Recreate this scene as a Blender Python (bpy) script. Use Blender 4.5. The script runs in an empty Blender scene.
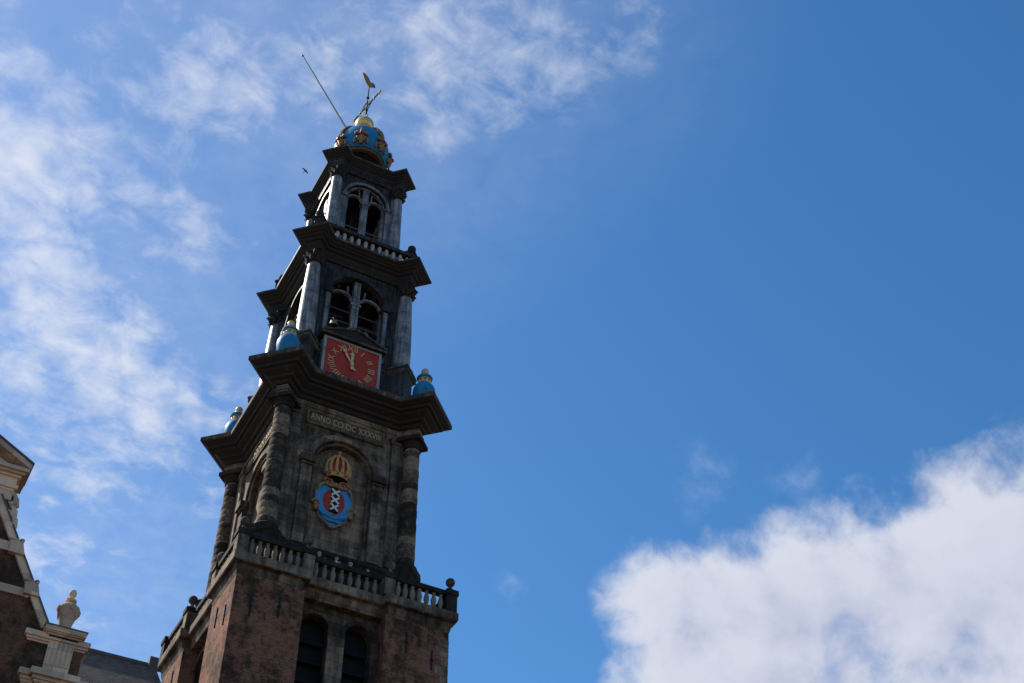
import bpy, bmesh, math, random
from mathutils import Vector, Matrix
R = math.radians
PI = math.pi
random.seed(7)
scene = bpy.context.scene
COL = scene.collection

# ------------------------------------------------------------------ camera
cam_d = bpy.data.cameras.new("Camera")
cam = bpy.data.objects.new("Camera", cam_d)
COL.objects.link(cam)
scene.camera = cam
CAM = Vector((-20.155, -59.613, 1.60))
AZ, EL, ROLL = 0.50147, 0.76446, -0.0040
cam_d.sensor_width = 36.0
cam_d.lens = 1359.66 / 1024 * 36.0
cam_d.clip_start = 0.1
cam_d.clip_end = 6000
fw = Vector((math.sin(AZ) * math.cos(EL), math.cos(AZ) * math.cos(EL), math.sin(EL)))
rt = Vector((math.cos(AZ), -math.sin(AZ), 0))
up = rt.cross(fw)
r2 = math.cos(ROLL) * rt + math.sin(ROLL) * up
u2 = -math.sin(ROLL) * rt + math.cos(ROLL) * up
m3 = Matrix((r2, u2, -fw)).transposed()
cam.matrix_world = Matrix.Translation(CAM) @ m3.to_4x4()
scene.render.resolution_x, scene.render.resolution_y = 1024, 683

# ------------------------------------------------------------------ light
SUN_AZ, SUN_EL = R(-42), R(46)          # azimuth from +Y towards +X
SUN = Vector((math.sin(SUN_AZ) * math.cos(SUN_EL), math.cos(SUN_AZ) * math.cos(SUN_EL), math.sin(SUN_EL)))
sl = bpy.data.lights.new("Sun", 'SUN')
sl.energy = 5.0
sl.angle = R(0.5)
sl.color = (1.0, 0.93, 0.82)
so = bpy.data.objects.new("Sun", sl)
COL.objects.link(so)
so.rotation_euler = SUN.to_track_quat('Z', 'Y').to_euler()
scene.view_settings.view_transform = 'Standard'
scene.view_settings.look = 'None'
scene.view_settings.gamma = 1
scene.view_settings.exposure = 0.40

class NT:
    """small helper around a node tree"""
    def __init__(s, tree):
        s.t = tree; s.n = tree.nodes; s.l = tree.links
    def node(s, typ, **kw):
        nd = s.n.new(typ)
        for k, v in kw.items():
            setattr(nd, k, v)
        return nd
    def put(s, sock, v):
        if isinstance(v, bpy.types.NodeSocket): s.l.new(v, sock)
        elif v is not None:
            if isinstance(v, (tuple, list)) and len(v) == 3 and sock.type == 'RGBA': v = (*v, 1)
            sock.default_value = v
    def math(s, op, a, b=None, c=None, clamp=False):
        nd = s.node('ShaderNodeMath', operation=op); nd.use_clamp = clamp
        s.put(nd.inputs[0], a); s.put(nd.inputs[1], b); s.put(nd.inputs[2], c)
        return nd.outputs[0]
    def vmath(s, op, a, b=None, scale=None):
        nd = s.node('ShaderNodeVectorMath', operation=op)
        s.put(nd.inputs[0], a)
        if b is not None: s.put(nd.inputs[1], b)
        if scale is not None: s.put(nd.inputs['Scale'], scale)
        return nd.outputs['Value'] if op in ('DISTANCE', 'LENGTH', 'DOT_PRODUCT') else nd.outputs[0]
    def noise(s, vec, scale, detail=6, rough=0.55, dist=0.0):
        nd = s.node('ShaderNodeTexNoise')
        s.put(nd.inputs['Vector'], vec)
        nd.inputs['Scale'].default_value = scale; nd.inputs['Detail'].default_value = detail
        nd.inputs['Roughness'].default_value = rough; nd.inputs['Distortion'].default_value = dist
        return nd.outputs['Fac']
    def sstep(s, v, a, b, lo=0.0, hi=1.0):
        nd = s.node('ShaderNodeMapRange', interpolation_type='SMOOTHSTEP')
        s.put(nd.inputs[0], v); s.put(nd.inputs[1], a); s.put(nd.inputs[2], b); s.put(nd.inputs[3], lo); s.put(nd.inputs[4], hi)
        return nd.outputs[0]
    def mix(s, f, a, b, mode='MIX'):
        nd = s.node('ShaderNodeMix', data_type='RGBA', blend_type=mode)
        s.put(nd.inputs[0], f); s.put(nd.inputs[6], a); s.put(nd.inputs[7], b)
        return nd.outputs[2]
    def sep(s, v):
        nd = s.node('ShaderNodeSeparateXYZ'); s.put(nd.inputs[0], v); return nd.outputs
    def comb(s, x=0.0, y=0.0, z=0.0):
        nd = s.node('ShaderNodeCombineXYZ'); s.put(nd.inputs[0], x); s.put(nd.inputs[1], y); s.put(nd.inputs[2], z); return nd.outputs[0]

# ------------------------------------------------------------------ sky with clouds (all laid out by compass direction)
world = bpy.data.worlds.new("World")
scene.world = world
world.use_nodes = True
w = NT(world.node_tree)
w.n.clear()
wout = w.node('ShaderNodeOutputWorld')
bg = w.node('ShaderNodeBackground')
bg.inputs[1].default_value = 0.127
w.l.new(bg.outputs[0], wout.inputs[0])
sky = w.node('ShaderNodeTexSky', sky_type='NISHITA')
sky.sun_disc = False
sky.sun_elevation = SUN_EL
sky.sun_rotation = SUN_AZ
sky.altitude = 0
sky.air_density = 1.0
sky.dust_density = 0.5
sky.ozone_density = 3.0
hsv = w.node('ShaderNodeHueSaturation')
hsv.inputs['Saturation'].default_value = 1.28
hsv.inputs['Hue'].default_value = 0.4985
hsv.inputs['Value'].default_value = 1.0
w.l.new(sky.outputs[0], hsv.inputs['Color'])
P = w.node('ShaderNodeTexCoord').outputs['Generated']

def bearing(az, el):      # compass direction in degrees, from +Y towards +X, and height above the horizon
    az, el = R(az), R(el)
    return (math.sin(az) * math.cos(el), math.cos(az) * math.cos(el), math.sin(el))

def blobs(vec, lst):        # soft patches of sky: azimuth, elevation, radius (degrees), weight
    acc = None
    for (az, el, r, k) in lst:
        d = w.vmath('DISTANCE', vec, bearing(az, el))
        b = w.math('MULTIPLY_ADD', d, -k / R(r), k)
        acc = b if acc is None else w.math('SMOOTH_MAX', acc, b, 0.12)
    return acc

# cumulus bank
CUM = [(35.53, 32.59, 2.78, 0.9), (38.1, 32.49, 2.61, 0.9), (36.95, 29.14, 3.79, 1), (40.03, 32.49, 3.2, 1), (42.7, 32.61, 3.54, 1), (45.63, 32.55, 3.62, 1), (48.97, 32.28, 4.05, 1), (51.44, 32.78, 4.05, 1), (54.08, 31.93, 5.27, 1.1), (52.53, 30.09, 4.0, 1), (47.17, 30.82, 3.79, 0.95), (50.7, 27.16, 2.95, 0.8), (39.21, 30.36, 3.58, 0.9), (44.29, 29.24, 2.53, 0.55), (51.11, 35.27, 1.94, 0.6), (42.18, 30.07, 3.37, 0.8), (40.07, 28.51, 2.95, 0.6), (47.48, 27.85, 2.95, 0.55)]
def cumulus(vec):
    wv = w.node('ShaderNodeTexNoise'); wv.inputs['Scale'].default_value = 14; wv.inputs['Detail'].default_value = 4
    w.put(wv.inputs['Vector'], vec)
    off = w.vmath('SCALE', w.vmath('SUBTRACT', wv.outputs['Color'], (.5, .5, .5)), scale=0.035)
    v2 = w.vmath('ADD', vec, off)
    b = blobs(v2, CUM)
    n = w.noise(v2, 26, 9, 0.60)
    n2 = w.noise(v2, 9, 3, 0.5)
    s_ = w.math('MULTIPLY_ADD', n, 1.05, -0.47)
    s_ = w.math('ADD', s_, w.math('MULTIPLY_ADD', n2, 0.4, -0.2))
    return w.math('ADD', b, s_)
c0 = cumulus(P)
c1 = cumulus(w.vmath('ADD', P, tuple(SUN * 0.035)))
a_cum = w.sstep(c0, 0.04, 0.62)
lit = w.sstep(w.math('SUBTRACT', c0, c1), -0.30, 0.50)
thick = w.sstep(c0, 0.35, 1.15)
lit2 = w.math('MULTIPLY', lit, w.math('MULTIPLY_ADD', thick, -0.35, 1.0), clamp=True)
cum_col = w.mix(lit2, (3.3, 3.5, 4.35, 1), (4.35, 4.5, 5.05, 1))

# thin altocumulus on the left, on a flat layer high above
px, py, pz = w.sep(P)
pzc = w.math('MAXIMUM', pz, 0.05)
L2 = w.comb(w.math('DIVIDE', px, pzc), w.math('DIVIDE', py, pzc), 0.0)
L3 = L2
ALT = [(-0.56, 47.4, 5.48, 0.95), (4.1, 47.52, 4.64, 0.6), (0.93, 44.43, 3.79, 0.85), (1.89, 41.11, 5.06, 0.95), (5.36, 40.24, 5.48, 0.95), (8.25, 42.69, 2.32, 0.6), (8.51, 38.56, 5.06, 0.8), (7.0, 36.23, 3.16, 0.75), (9.14, 46.84, 3.37, 0.55), (9.22, 53.53, 5.9, 0.55), (15.66, 55.23, 5.9, 0.6), (23.52, 56.0, 5.9, 0.6), (30.91, 56.48, 5.48, 0.52), (36.18, 56.87, 3.79, 0.4), (1.87, 53.29, 5.48, 0.45), (-3.28, 51.05, 5.06, 0.5), (12.54, 36.92, 2.95, 0.45), (14.68, 41.36, 2.53, 0.35), (6.67, 33.54, 2.53, 0.35), (41.19, 56.05, 5.9, 0.08), (32.21, 54.22, 3.79, 0.2), (5.84, 43.27, 4.64, 0.6), (10.59, 44.14, 3.37, 0.35), (6.92, 32.78, 4.64, 0.45), (9.97, 30.11, 2.95, 0.35)]
wz = w.node('ShaderNodeTexNoise'); wz.inputs['Scale'].default_value = 5; wz.inputs['Detail'].default_value = 3
w.put(wz.inputs['Vector'], P)
Pw = w.vmath('ADD', P, w.vmath('SCALE', w.vmath('SUBTRACT', wz.outputs['Color'], (.5, .5, .5)), scale=0.10))
am = blobs(Pw, ALT)
n_big = w.noise(L3, 7.5, 4, 0.55, 0.2)
n_fine = w.noise(L3, 23.0, 10, 0.62, 0.3)
a = w.math('ADD', w.math('MULTIPLY', n_fine, 1.05), w.math('MULTIPLY', n_big, 0.95))
a = w.math('ADD', a, w.math('MULTIPLY', w.math('MAXIMUM', am, 0.0), 0.52))
a_alt = w.sstep(a, 0.92, 1.85)
a_alt = w.math('MULTIPLY', a_alt, w.sstep(am, 0.0, 0.30))
veil = w.math('MULTIPLY', w.sstep(blobs(P, [(3.8, 41.57, 17.7, 1), (8.25, 31.42, 13.91, 1), (15.44, 56.02, 16.01, 1), (32.45, 57.04, 10.96, 0.6)]), 0.0, 1.0), w.math('MULTIPLY_ADD', n_fine, 0.42, -0.02))
a_alt = w.math('MAXIMUM', a_alt, veil)
# a few shreds
WSP = [(28.09, 33.52, 1.69, 0.62), (38.6, 37.54, 2.32, 0.55), (43.62, 36.79, 2.11, 0.55)]
wm = blobs(P, WSP)
a_w = w.math('MULTIPLY', w.sstep(w.math('ADD', w.noise(P, 30, 8, .6), w.math('MULTIPLY', wm, .35)), 0.56, 1.0), w.sstep(wm, 0, .4))
colr = w.mix(w.math('MULTIPLY', a_alt, 0.92), hsv.outputs[0], (4.8, 5.0, 5.55, 1))
colr = w.mix(w.math('MULTIPLY', a_w, 0.22), colr, (5.5, 6.0, 7.2, 1))
colr = w.mix(w.math('MULTIPLY', a_cum, 0.96), colr, cum_col)
w.put(bg.inputs[0], colr)

# ------------------------------------------------------------------ materials
def new_mat(name):
    m = bpy.data.materials.new(name); m.use_nodes = True
    t = NT(m.node_tree)
    b = m.node_tree.nodes['Principled BSDF']
    return m, t, b

def coords(t):
    tc = t.node('ShaderNodeTexCoord').outputs['Object']
    oi = t.node('ShaderNodeObjectInfo').outputs['Random']
    off = t.comb(t.math('MULTIPLY', oi, 31.0), t.math('MULTIPLY', oi, 17.0), t.math('MULTIPLY', oi, 9.0))
    return tc, t.vmath('ADD', tc, off)

def bump(t, b, h, strength=0.4, dist=0.02):
    bp = t.node('ShaderNodeBump'); bp.inputs['Strength'].default_value = strength; bp.inputs['Distance'].default_value = dist
    t.put(bp.inputs['Height'], h); t.l.new(bp.outputs[0], b.inputs['Normal'])

def mat_stone(name, dark, light, block=(1.1, .42), bias=0.0, rough=0.85, mortar=0.4, grime=1.0):
    m, t, b = new_mat(name)
    tc, vo = coords(t)
    x, y, z = t.sep(tc)
    n1 = t.noise(vo, 0.55, 8, 0.6)
    st = t.noise(t.vmath('MULTIPLY', vo, (2.6, 2.6, 0.22)), 1.0, 6, 0.6)
    n3 = t.noise(vo, 5.0, 5, 0.6)
    f = t.math('ADD', t.math('MULTIPLY', n1, .55 * grime), t.math('MULTIPLY', st, .55 * grime))
    f = t.math('ADD', f, t.math('MULTIPLY', n3, .25))
    f = t.sstep(f, .50 - bias, .92 - bias)
    c = t.mix(f, dark, light)
    if block:
        br = t.node('ShaderNodeTexBrick')
        t.put(br.inputs['Vector'], t.comb(t.math('ADD', x, y), z, 0.0))
        br.inputs['Color1'].default_value = (.62, .62, .62, 1); br.inputs['Color2'].default_value = (1.25, 1.2, 1.12, 1)
        br.inputs['Mortar'].default_value = (mortar, mortar, mortar, 1)
        br.inputs['Scale'].default_value = 1; br.inputs['Mortar Size'].default_value = .012
        br.inputs['Brick Width'].default_value = block[0]; br.inputs['Row Height'].default_value = block[1]
        c = t.mix(1.0, c, br.outputs['Color'], 'MULTIPLY')
    t.put(b.inputs['Base Color'], c)
    b.inputs['Roughness'].default_value = rough; b.inputs['Specular IOR Level'].default_value = .15
    bump(t, b, t.noise(vo, 9, 6, .65), .5, .04)
    return m

def mat_plain(name, col, rough=0.6, metal=0.0, var=0.25, scale=3.0, spec=.35, grime=.75):
    m, t, b = new_mat(name)
    tc, vo = coords(t)
    n = t.noise(vo, scale, 6, .6)
    k = t.math('MULTIPLY_ADD', n, 2 * var, 1 - var)
    cc = t.vmath('SCALE', tuple(col), scale=k)
    st = t.noise(t.vmath('MULTIPLY', vo, (5.0, 5.0, 0.9)), 1.0, 7, .68)
    n2 = t.noise(vo, 1.7, 7, .65)
    gr = t.sstep(t.math('ADD', t.math('MULTIPLY', st, .6), t.math('MULTIPLY', n2, .4)), .46, .72, 0.0, grime)
    cc = t.mix(gr, cc, tuple(v * .32 + .008 for v in col))
    t.put(b.inputs['Base Color'], cc)
    b.inputs['Roughness'].default_value = rough; b.inputs['Metallic'].default_value = metal; b.inputs['Specular IOR Level'].default_value = spec
    bump(t, b, t.noise(vo, scale * 4, 4, .6), .25, .01)
    return m

def mat_brick(name, c1, c2, mort, soot=(.030, .021, .016), soot_bias=0.0):
    m, t, b = new_mat(name)
    tc, vo = coords(t)
    x, y, z = t.sep(tc)
    br = t.node('ShaderNodeTexBrick')
    t.put(br.inputs['Vector'], t.comb(t.math('ADD', x, y), z, 0.0))
    br.inputs['Color1'].default_value = (*c1, 1); br.inputs['Color2'].default_value = (*c2, 1); br.inputs['Mortar'].default_value = (*mort, 1)
    br.inputs['Scale'].default_value = 1; br.inputs['Mortar Size'].default_value = .011
    br.inputs['Brick Width'].default_value = .225; br.inputs['Row Height'].default_value = .072; br.inputs['Bias'].default_value = -.1
    n1 = t.noise(vo, .35, 7, .62)
    n2 = t.noise(t.vmath('MULTIPLY', vo, (1.6, 1.6, .3)), 1.0, 6, .6)
    n4 = t.noise(vo, 2.2, 6, .7)
    f = t.math('ADD', t.math('MULTIPLY', n1, .6), t.math('MULTIPLY', n2, .4))
    f = t.math('ADD', f, t.math('MULTIPLY_ADD', n4, .9, -.45))
    s = t.sstep(f, .38 + soot_bias, .66 + soot_bias, 0, .9)
    c = t.mix(s, br.outputs['Color'], soot)
    t.put(b.inputs['Base Color'], c)
    b.inputs['Roughness'].default_value = .9; b.inputs['Specular IOR Level'].default_value = .12
    bump(t, b, t.math('ADD', br.outputs['Fac'], t.math('MULTIPLY', t.noise(vo, 12, 4, .6), -.6)), .5, -.012)
    return m

def mat_lead(name, base=(.20, .215, .24), cyl=True, panel=(.62, .95), spec=.5):
    """lead sheets with dark seams and pale oxide streaks"""
    m, t, b = new_mat(name)
    tc, vo = coords(t)
    x, y, z = t.sep(tc)
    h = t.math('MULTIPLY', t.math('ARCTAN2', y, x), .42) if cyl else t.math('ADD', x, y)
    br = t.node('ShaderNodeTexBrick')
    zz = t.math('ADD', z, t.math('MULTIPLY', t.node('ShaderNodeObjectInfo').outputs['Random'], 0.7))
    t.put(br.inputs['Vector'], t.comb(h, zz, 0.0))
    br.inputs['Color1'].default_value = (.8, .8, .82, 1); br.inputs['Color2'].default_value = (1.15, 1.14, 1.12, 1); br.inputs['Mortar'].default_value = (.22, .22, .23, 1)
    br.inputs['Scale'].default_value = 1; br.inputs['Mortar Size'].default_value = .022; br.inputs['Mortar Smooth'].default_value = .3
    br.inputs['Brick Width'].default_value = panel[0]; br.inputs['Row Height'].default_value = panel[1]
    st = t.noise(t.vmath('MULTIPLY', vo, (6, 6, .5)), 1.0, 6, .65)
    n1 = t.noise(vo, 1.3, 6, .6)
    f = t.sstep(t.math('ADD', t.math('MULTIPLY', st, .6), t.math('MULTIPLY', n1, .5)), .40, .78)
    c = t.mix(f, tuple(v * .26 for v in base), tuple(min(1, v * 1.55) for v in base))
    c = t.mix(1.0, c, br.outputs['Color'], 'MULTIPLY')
    t.put(b.inputs['Base Color'], c)
    b.inputs['Roughness'].default_value = .42
    b.inputs['Specular IOR Level'].default_value = spec
    bump(t, b, t.math('ADD', t.math('MULTIPLY', br.outputs['Fac'], -1.0), t.noise(vo, 5, 4, .6)), .4, .02)
    return m

def mat_cornice(name, dark=(.030, .026, .022), edge=(.10, .075, .055), thr=(.52, .78)):
    """old black-brown painted timber with rusty, mossy spots"""
    m, t, b = new_mat(name)
    tc, vo = coords(t)
    n1 = t.noise(vo, 1.4, 8, .68)
    n2 = t.noise(t.vmath('MULTIPLY', vo, (3, 3, .8)), 2.0, 6, .65)
    f = t.sstep(t.math('ADD', t.math('MULTIPLY', n1, .55), t.math('MULTIPLY', n2, .45)), thr[0], thr[1])
    t.put(b.inputs['Base Color'], t.mix(f, dark, edge))
    b.inputs['Roughness'].default_value = .75; b.inputs['Specular IOR Level'].default_value = .14
    bump(t, b, n2, .3, .02)
    return m

def mat_drum(name):
    """column drums, every course a stone of its own colour"""
    m, t, b = new_mat(name)
    tc, vo = coords(t)
    x, y, z = t.sep(tc)
    oi = t.node('ShaderNodeObjectInfo').outputs['Random']
    wn = t.node('ShaderNodeTexWhiteNoise', noise_dimensions='2D')
    t.put(wn.inputs['Vector'], t.comb(t.math('FLOOR', t.math('DIVIDE', z, .46)), t.math('MULTIPLY', oi, 50), 0))
    v = wn.outputs['Value']
    st = t.noise(t.vmath('MULTIPLY', vo, (2.2, 2.2, 1.9)), 1.0, 8, .7)
    n9 = t.noise(vo, 6.0, 6, .7)
    f = t.math('ADD', t.math('MULTIPLY', v, .42), t.math('MULTIPLY', st, .75))
    f = t.math('ADD', f, t.math('MULTIPLY_ADD', n9, .5, -.2))
    f = t.sstep(f, .44, 1.10)
    c = t.mix(f, (.030, .022, .016), (.36, .26, .175))
    t.put(b.inputs['Base Color'], c)
    b.inputs['Roughness'].default_value = .9; b.inputs['Specular IOR Level'].default_value = .12
    bump(t, b, t.noise(vo, 8, 6, .7), .6, .05)
    return m

def mat_slate(name):
    m, t, b = new_mat(name)
    tc, vo = coords(t)
    x, y, z = t.sep(tc)
    br = t.node('ShaderNodeTexBrick')
    t.put(br.inputs['Vector'], t.comb(t.math('ADD', x, t.math('MULTIPLY', y, .03)), t.math('MULTIPLY', z, 1.4), 0))
    br.inputs['Color1'].default_value = (.115, .085, .068, 1); br.inputs['Color2'].default_value = (.19, .145, .118, 1); br.inputs['Mortar'].default_value = (.03, .03, .035, 1)
    br.inputs['Scale'].default_value = 1; br.inputs['Mortar Size'].default_value = .01
    br.inputs['Brick Width'].default_value = .28; br.inputs['Row Height'].default_value = .22
    n = t.sstep(t.noise(vo, .8, 8, .65), .42, .72)
    t.put(b.inputs['Base Color'], t.mix(t.math('MULTIPLY', n, .55), br.outputs['Color'], (.19, .16, .10, 1)))
    b.inputs['Roughness'].default_value = .75; b.inputs['Specular IOR Level'].default_value = .15
    bump(t, b, br.outputs['Fac'], .4, -.02)
    return m

M = {}
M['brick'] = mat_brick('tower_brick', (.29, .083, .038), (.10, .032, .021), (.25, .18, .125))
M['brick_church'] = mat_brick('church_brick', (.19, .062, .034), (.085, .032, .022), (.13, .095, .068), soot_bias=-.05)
M['sandstone'] = mat_stone('black_sandstone', (.036, .028, .022), (.285, .215, .155))
M['sandstone_pale'] = mat_stone('weathered_sandstone', (.06, .045, .033), (.34, .25, .175), bias=.02)
M['slabstone'] = mat_stone('slab_stone', (.045, .035, .027), (.34, .26, .185), block=(1.7, 3.0), bias=.0)
M['balstone'] = mat_stone('baluster_stone', (.07, .054, .04), (.27, .21, .15), block=None, bias=.10)
M['balpale'] = mat_stone('pale_lead_paint', (.16, .145, .125), (.48, .43, .37), block=None, bias=.14)
M['railstone'] = mat_stone('rail_stone', (.012, .010, .009), (.05, .039, .03), block=None)
M['bluestone'] = mat_stone('bay_stone', (.036, .027, .020), (.20, .15, .108), block=(.8, .36), bias=-.04)
M['cream'] = mat_stone('cream_sandstone', (.42, .295, .21), (.70, .51, .37), block=(1.6, .7), bias=.18, mortar=.6, grime=.9)
M['drum'] = mat_drum('banded_drums')
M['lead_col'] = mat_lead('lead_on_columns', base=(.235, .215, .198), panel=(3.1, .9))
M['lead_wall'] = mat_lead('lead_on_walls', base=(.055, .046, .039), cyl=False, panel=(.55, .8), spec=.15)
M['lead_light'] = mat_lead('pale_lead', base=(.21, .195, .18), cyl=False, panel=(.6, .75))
M['cornice'] = mat_cornice('black_timber')
M['cornice_edge'] = mat_cornice('weathered_edge', (.040, .034, .029), (.21, .16, .115), (.43, .70))
M['black'] = mat_plain('flat_black', (.008, .008, .009), .9)
M['iron'] = mat_plain('black_iron', (.02, .02, .022), .5, .6)
M['gold'] = mat_plain('gilding', (.88, .60, .20), .34, .5, .15, 4)
M['goldpaint'] = mat_plain('old_gold_paint', (.31, .175, .07), .55, .1, .5, 6)
M['vasegold'] = mat_plain('faded_gilding', (.66, .43, .19), .42, .25, .35, 6)
M['clockgold'] = mat_plain('pale_clock_gilding', (.66, .44, .20), .5, .1, .25, 5)
M['oldgilt'] = mat_plain('tarnished_gilding', (.17, .11, .06), .6, .1, .5, 5)
M['letter'] = mat_plain('worn_pale_lettering', (.46, .34, .17), .6, 0, .5, 7)
M['ochre'] = mat_plain('ochre_paint', (.50, .27, .085), .6, 0, .4, 6)
M['blue'] = mat_plain('blue_enamel', (.010, .185, .36), .55, 0, .18, 1.5)
M['blue_shield'] = mat_plain('blue_paint', (.05, .25, .52), .55, 0, .25, 4)
M['red'] = mat_plain('red_paint', (.40, .032, .012), .6, 0, .35, 2.5)
M['redgem'] = mat_plain('red_gem', (.20, .012, .016), .4, 0, .3, 3)
M['white'] = mat_plain('white_paint', (.72, .70, .66), .6, 0, .15, 4)
M['greypaint'] = mat_plain('grey_frame_paint', (.30, .285, .27), .6, 0, .2, 3)
M['bronze'] = mat_plain('old_bronze', (.26, .26, .23), .45, .3, .3, 3)
M['slate'] = mat_slate('slate_roof')
M['leadroof'] = mat_plain('lead_roofing', (.11, .105, .10), .65, 0, .3, 1)
M['pole'] = mat_plain('pole_paint', (.20, .19, .18), .5, 0, .2, 2)
M['skin'] = mat_plain('skin', (.52, .30, .22), .5, 0, .06, 8, grime=0)
M['plumage'] = mat_plain('dark_plumage', (.035, .035, .04), .7, 0, .3, 8)

# ------------------------------------------------------------------ mesh builder
class MB:
    def __init__(s):
        s.v = []; s.f = []; s.m = Matrix.Identity(4); s.mi = 0; s.fm = []
    def add(s, vs, fs, flip=False):
        o = len(s.v)
        s.v += [tuple(s.m @ Vector(p)) for p in vs]
        for f in fs:
            s.f.append([o + i for i in (reversed(f) if flip else f)]); s.fm.append(s.mi)
    def box(s, x0, x1, y0, y1, z0, z1):
        s.add([(x0, y0, z0), (x1, y0, z0), (x1, y1, z0), (x0, y1, z0), (x0, y0, z1), (x1, y0, z1), (x1, y1, z1), (x0, y1, z1)],
              [(3, 2, 1, 0), (4, 5, 6, 7), (0, 1, 5, 4), (1, 2, 6, 5), (2, 3, 7, 6), (3, 0, 4, 7)])
    def cbox(s, c, sz):
        s.box(c[0] - sz[0] / 2, c[0] + sz[0] / 2, c[1] - sz[1] / 2, c[1] + sz[1] / 2, c[2] - sz[2] / 2, c[2] + sz[2] / 2)
    def rings(s, rs, cap0=True, cap1=True, closed=True):
        n = len(rs[0]); vs = [p for r in rs for p in r]; fs = []
        for i in range(len(rs) - 1):
            for j in range(n if closed else n - 1):
                k = (j + 1) % n
                fs.append((i * n + j, i * n + k, (i + 1) * n + k, (i + 1) * n + j))
        if cap0: fs.append(tuple(reversed(range(n))))
        if cap1: fs.append(tuple((len(rs) - 1) * n + j for j in range(n)))
        s.add(vs, fs)
    def lathe(s, prof, seg=24, c=(0, 0)):
        rs = [[(c[0] + max(r, .0005) * math.cos(2 * PI * j / seg), c[1] + max(r, .0005) * math.sin(2 * PI * j / seg), z) for j in range(seg)] for r, z in prof]
        s.rings(rs)
    def sphere(s, c, r, seg=16, rz=None, n=9):
        rz = rz or r
        rs = []
        for i in range(n + 1):
            a = -PI / 2 + PI * i / n
            rr = max(r * math.cos(a), r * .004)
            rs.append([(c[0] + rr * math.cos(2 * PI * j / seg), c[1] + rr * math.sin(2 * PI * j / seg), c[2] + rz * math.sin(a)) for j in range(seg)])
        s.rings(rs)
    def tube(s, pts, rad, seg=8):
        pts = [Vector(p) for p in pts]
        if not isinstance(rad, (list, tuple)): rad = [rad] * len(pts)
        rs = []; ref = None
        for i, p in enumerate(pts):
            d = (pts[min(i + 1, len(pts) - 1)] - pts[max(i - 1, 0)]).normalized()
            if ref is None: ref = d.orthogonal().normalized()
            ref = (ref - d * ref.dot(d)).normalized()
            b = d.cross(ref)
            rs.append([tuple(p + (ref * math.cos(2 * PI * j / seg) + b * math.sin(2 * PI * j / seg)) * rad[i]) for j in range(seg)])
        s.rings(rs)
    def torus(s, c, R0, r, seg=32, ts=8, axis='Z'):
        rs = []
        for i in range(seg + 1):
            a = 2 * PI * i / seg
            ring = []
            for j in range(ts):
                b = 2 * PI * j / ts
                rr = R0 + r * math.cos(b); h = r * math.sin(b)
                ring.append((c[0] + rr * math.cos(a), c[1] + rr * math.sin(a), c[2] + h) if axis == 'Z' else (c[0] + rr * math.cos(a), c[1] + h, c[2] + rr * math.sin(a)))
            rs.append(ring)
        s.rings(rs, False, False)
    def prism(s, poly, y0, y1):
        """polygon in x,z (counter-clockwise seen from -Y), from y0 (front) back to y1"""
        n = len(poly)
        s.add([(x, y0, z) for x, z in poly] + [(x, y1, z) for x, z in poly],
              [tuple(range(n)), tuple(n + i for i in reversed(range(n)))] + [(i, n + i, n + (i + 1) % n, (i + 1) % n) for i in range(n)])
    def arch_wall(s, x0, x1, z0, z1, y, ops, depth, seg=14, reveal=True):
        """wall facing -Y with round-headed openings (xc, half width, z bottom, z spring)"""
        ops = sorted(ops); x = x0
        q = lambda a, b, c, d: s.add([(a, y, c), (b, y, c), (b, y, d), (a, y, d)], [(0, 1, 2, 3)])
        for xc, hw, zb, zs in ops:
            if xc - hw > x + 1e-4: q(x, xc - hw, z0, z1)
            if zb > z0 + 1e-4: q(xc - hw, xc + hw, z0, zb)
            arc = [(xc - hw * math.cos(PI * i / seg), zs + hw * math.sin(PI * i / seg)) for i in range(seg + 1)]
            for (a, za), (b, zb2) in zip(arc, arc[1:]):
                s.add([(a, y, za), (b, y, zb2), (b, y, z1), (a, y, z1)], [(0, 1, 2, 3)])
            if reveal:
                con = [(xc - hw, zb)] + arc + [(xc + hw, zb)]
                m_ = len(con)
                for i in range(m_):
                    (a, za), (b, zb2) = con[i], con[(i + 1) % m_]
                    s.add([(a, y, za), (b, y, zb2), (b, y + depth, zb2), (a, y + depth, za)], [(3, 2, 1, 0)])
            x = xc + hw
        if x1 > x + 1e-4: q(x, x1, z0, z1)
    def archring(s, xc, zs, r0, r1, y0, y1, a0=0.0, a1=PI, seg=18):
        rs = []
        for i in range(seg + 1):
            a = a0 + (a1 - a0) * i / seg
            ca, sa = math.cos(a), math.sin(a)
            rs.append([(xc + r0 * ca, y0, zs + r0 * sa), (xc + r1 * ca, y0, zs + r1 * sa), (xc + r1 * ca, y1, zs + r1 * sa), (xc + r0 * ca, y1, zs + r0 * sa)])
        s.rings(rs)
    def text(s, body, size, depth=.04, align='CENTER', xscale=1.0):
        """raised lettering in the x,z plane, facing -Y"""
        cu = bpy.data.curves.new('t', 'FONT'); cu.body = body; cu.size = size; cu.extrude = depth / 2; cu.align_x = align; cu.align_y = 'CENTER'
        o = bpy.data.objects.new('t', cu)
        me = bpy.data.meshes.new_from_object(o)
        rx = Matrix.Rotation(PI / 2, 4, 'X')
        vs = [tuple(rx @ Vector((v.co.x * xscale, v.co.y, v.co.z))) for v in me.vertices]
        s.add(vs, [tuple(p.vertices) for p in me.polygons])
        bpy.data.objects.remove(o); bpy.data.curves.remove(cu); bpy.data.meshes.remove(me)

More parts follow.
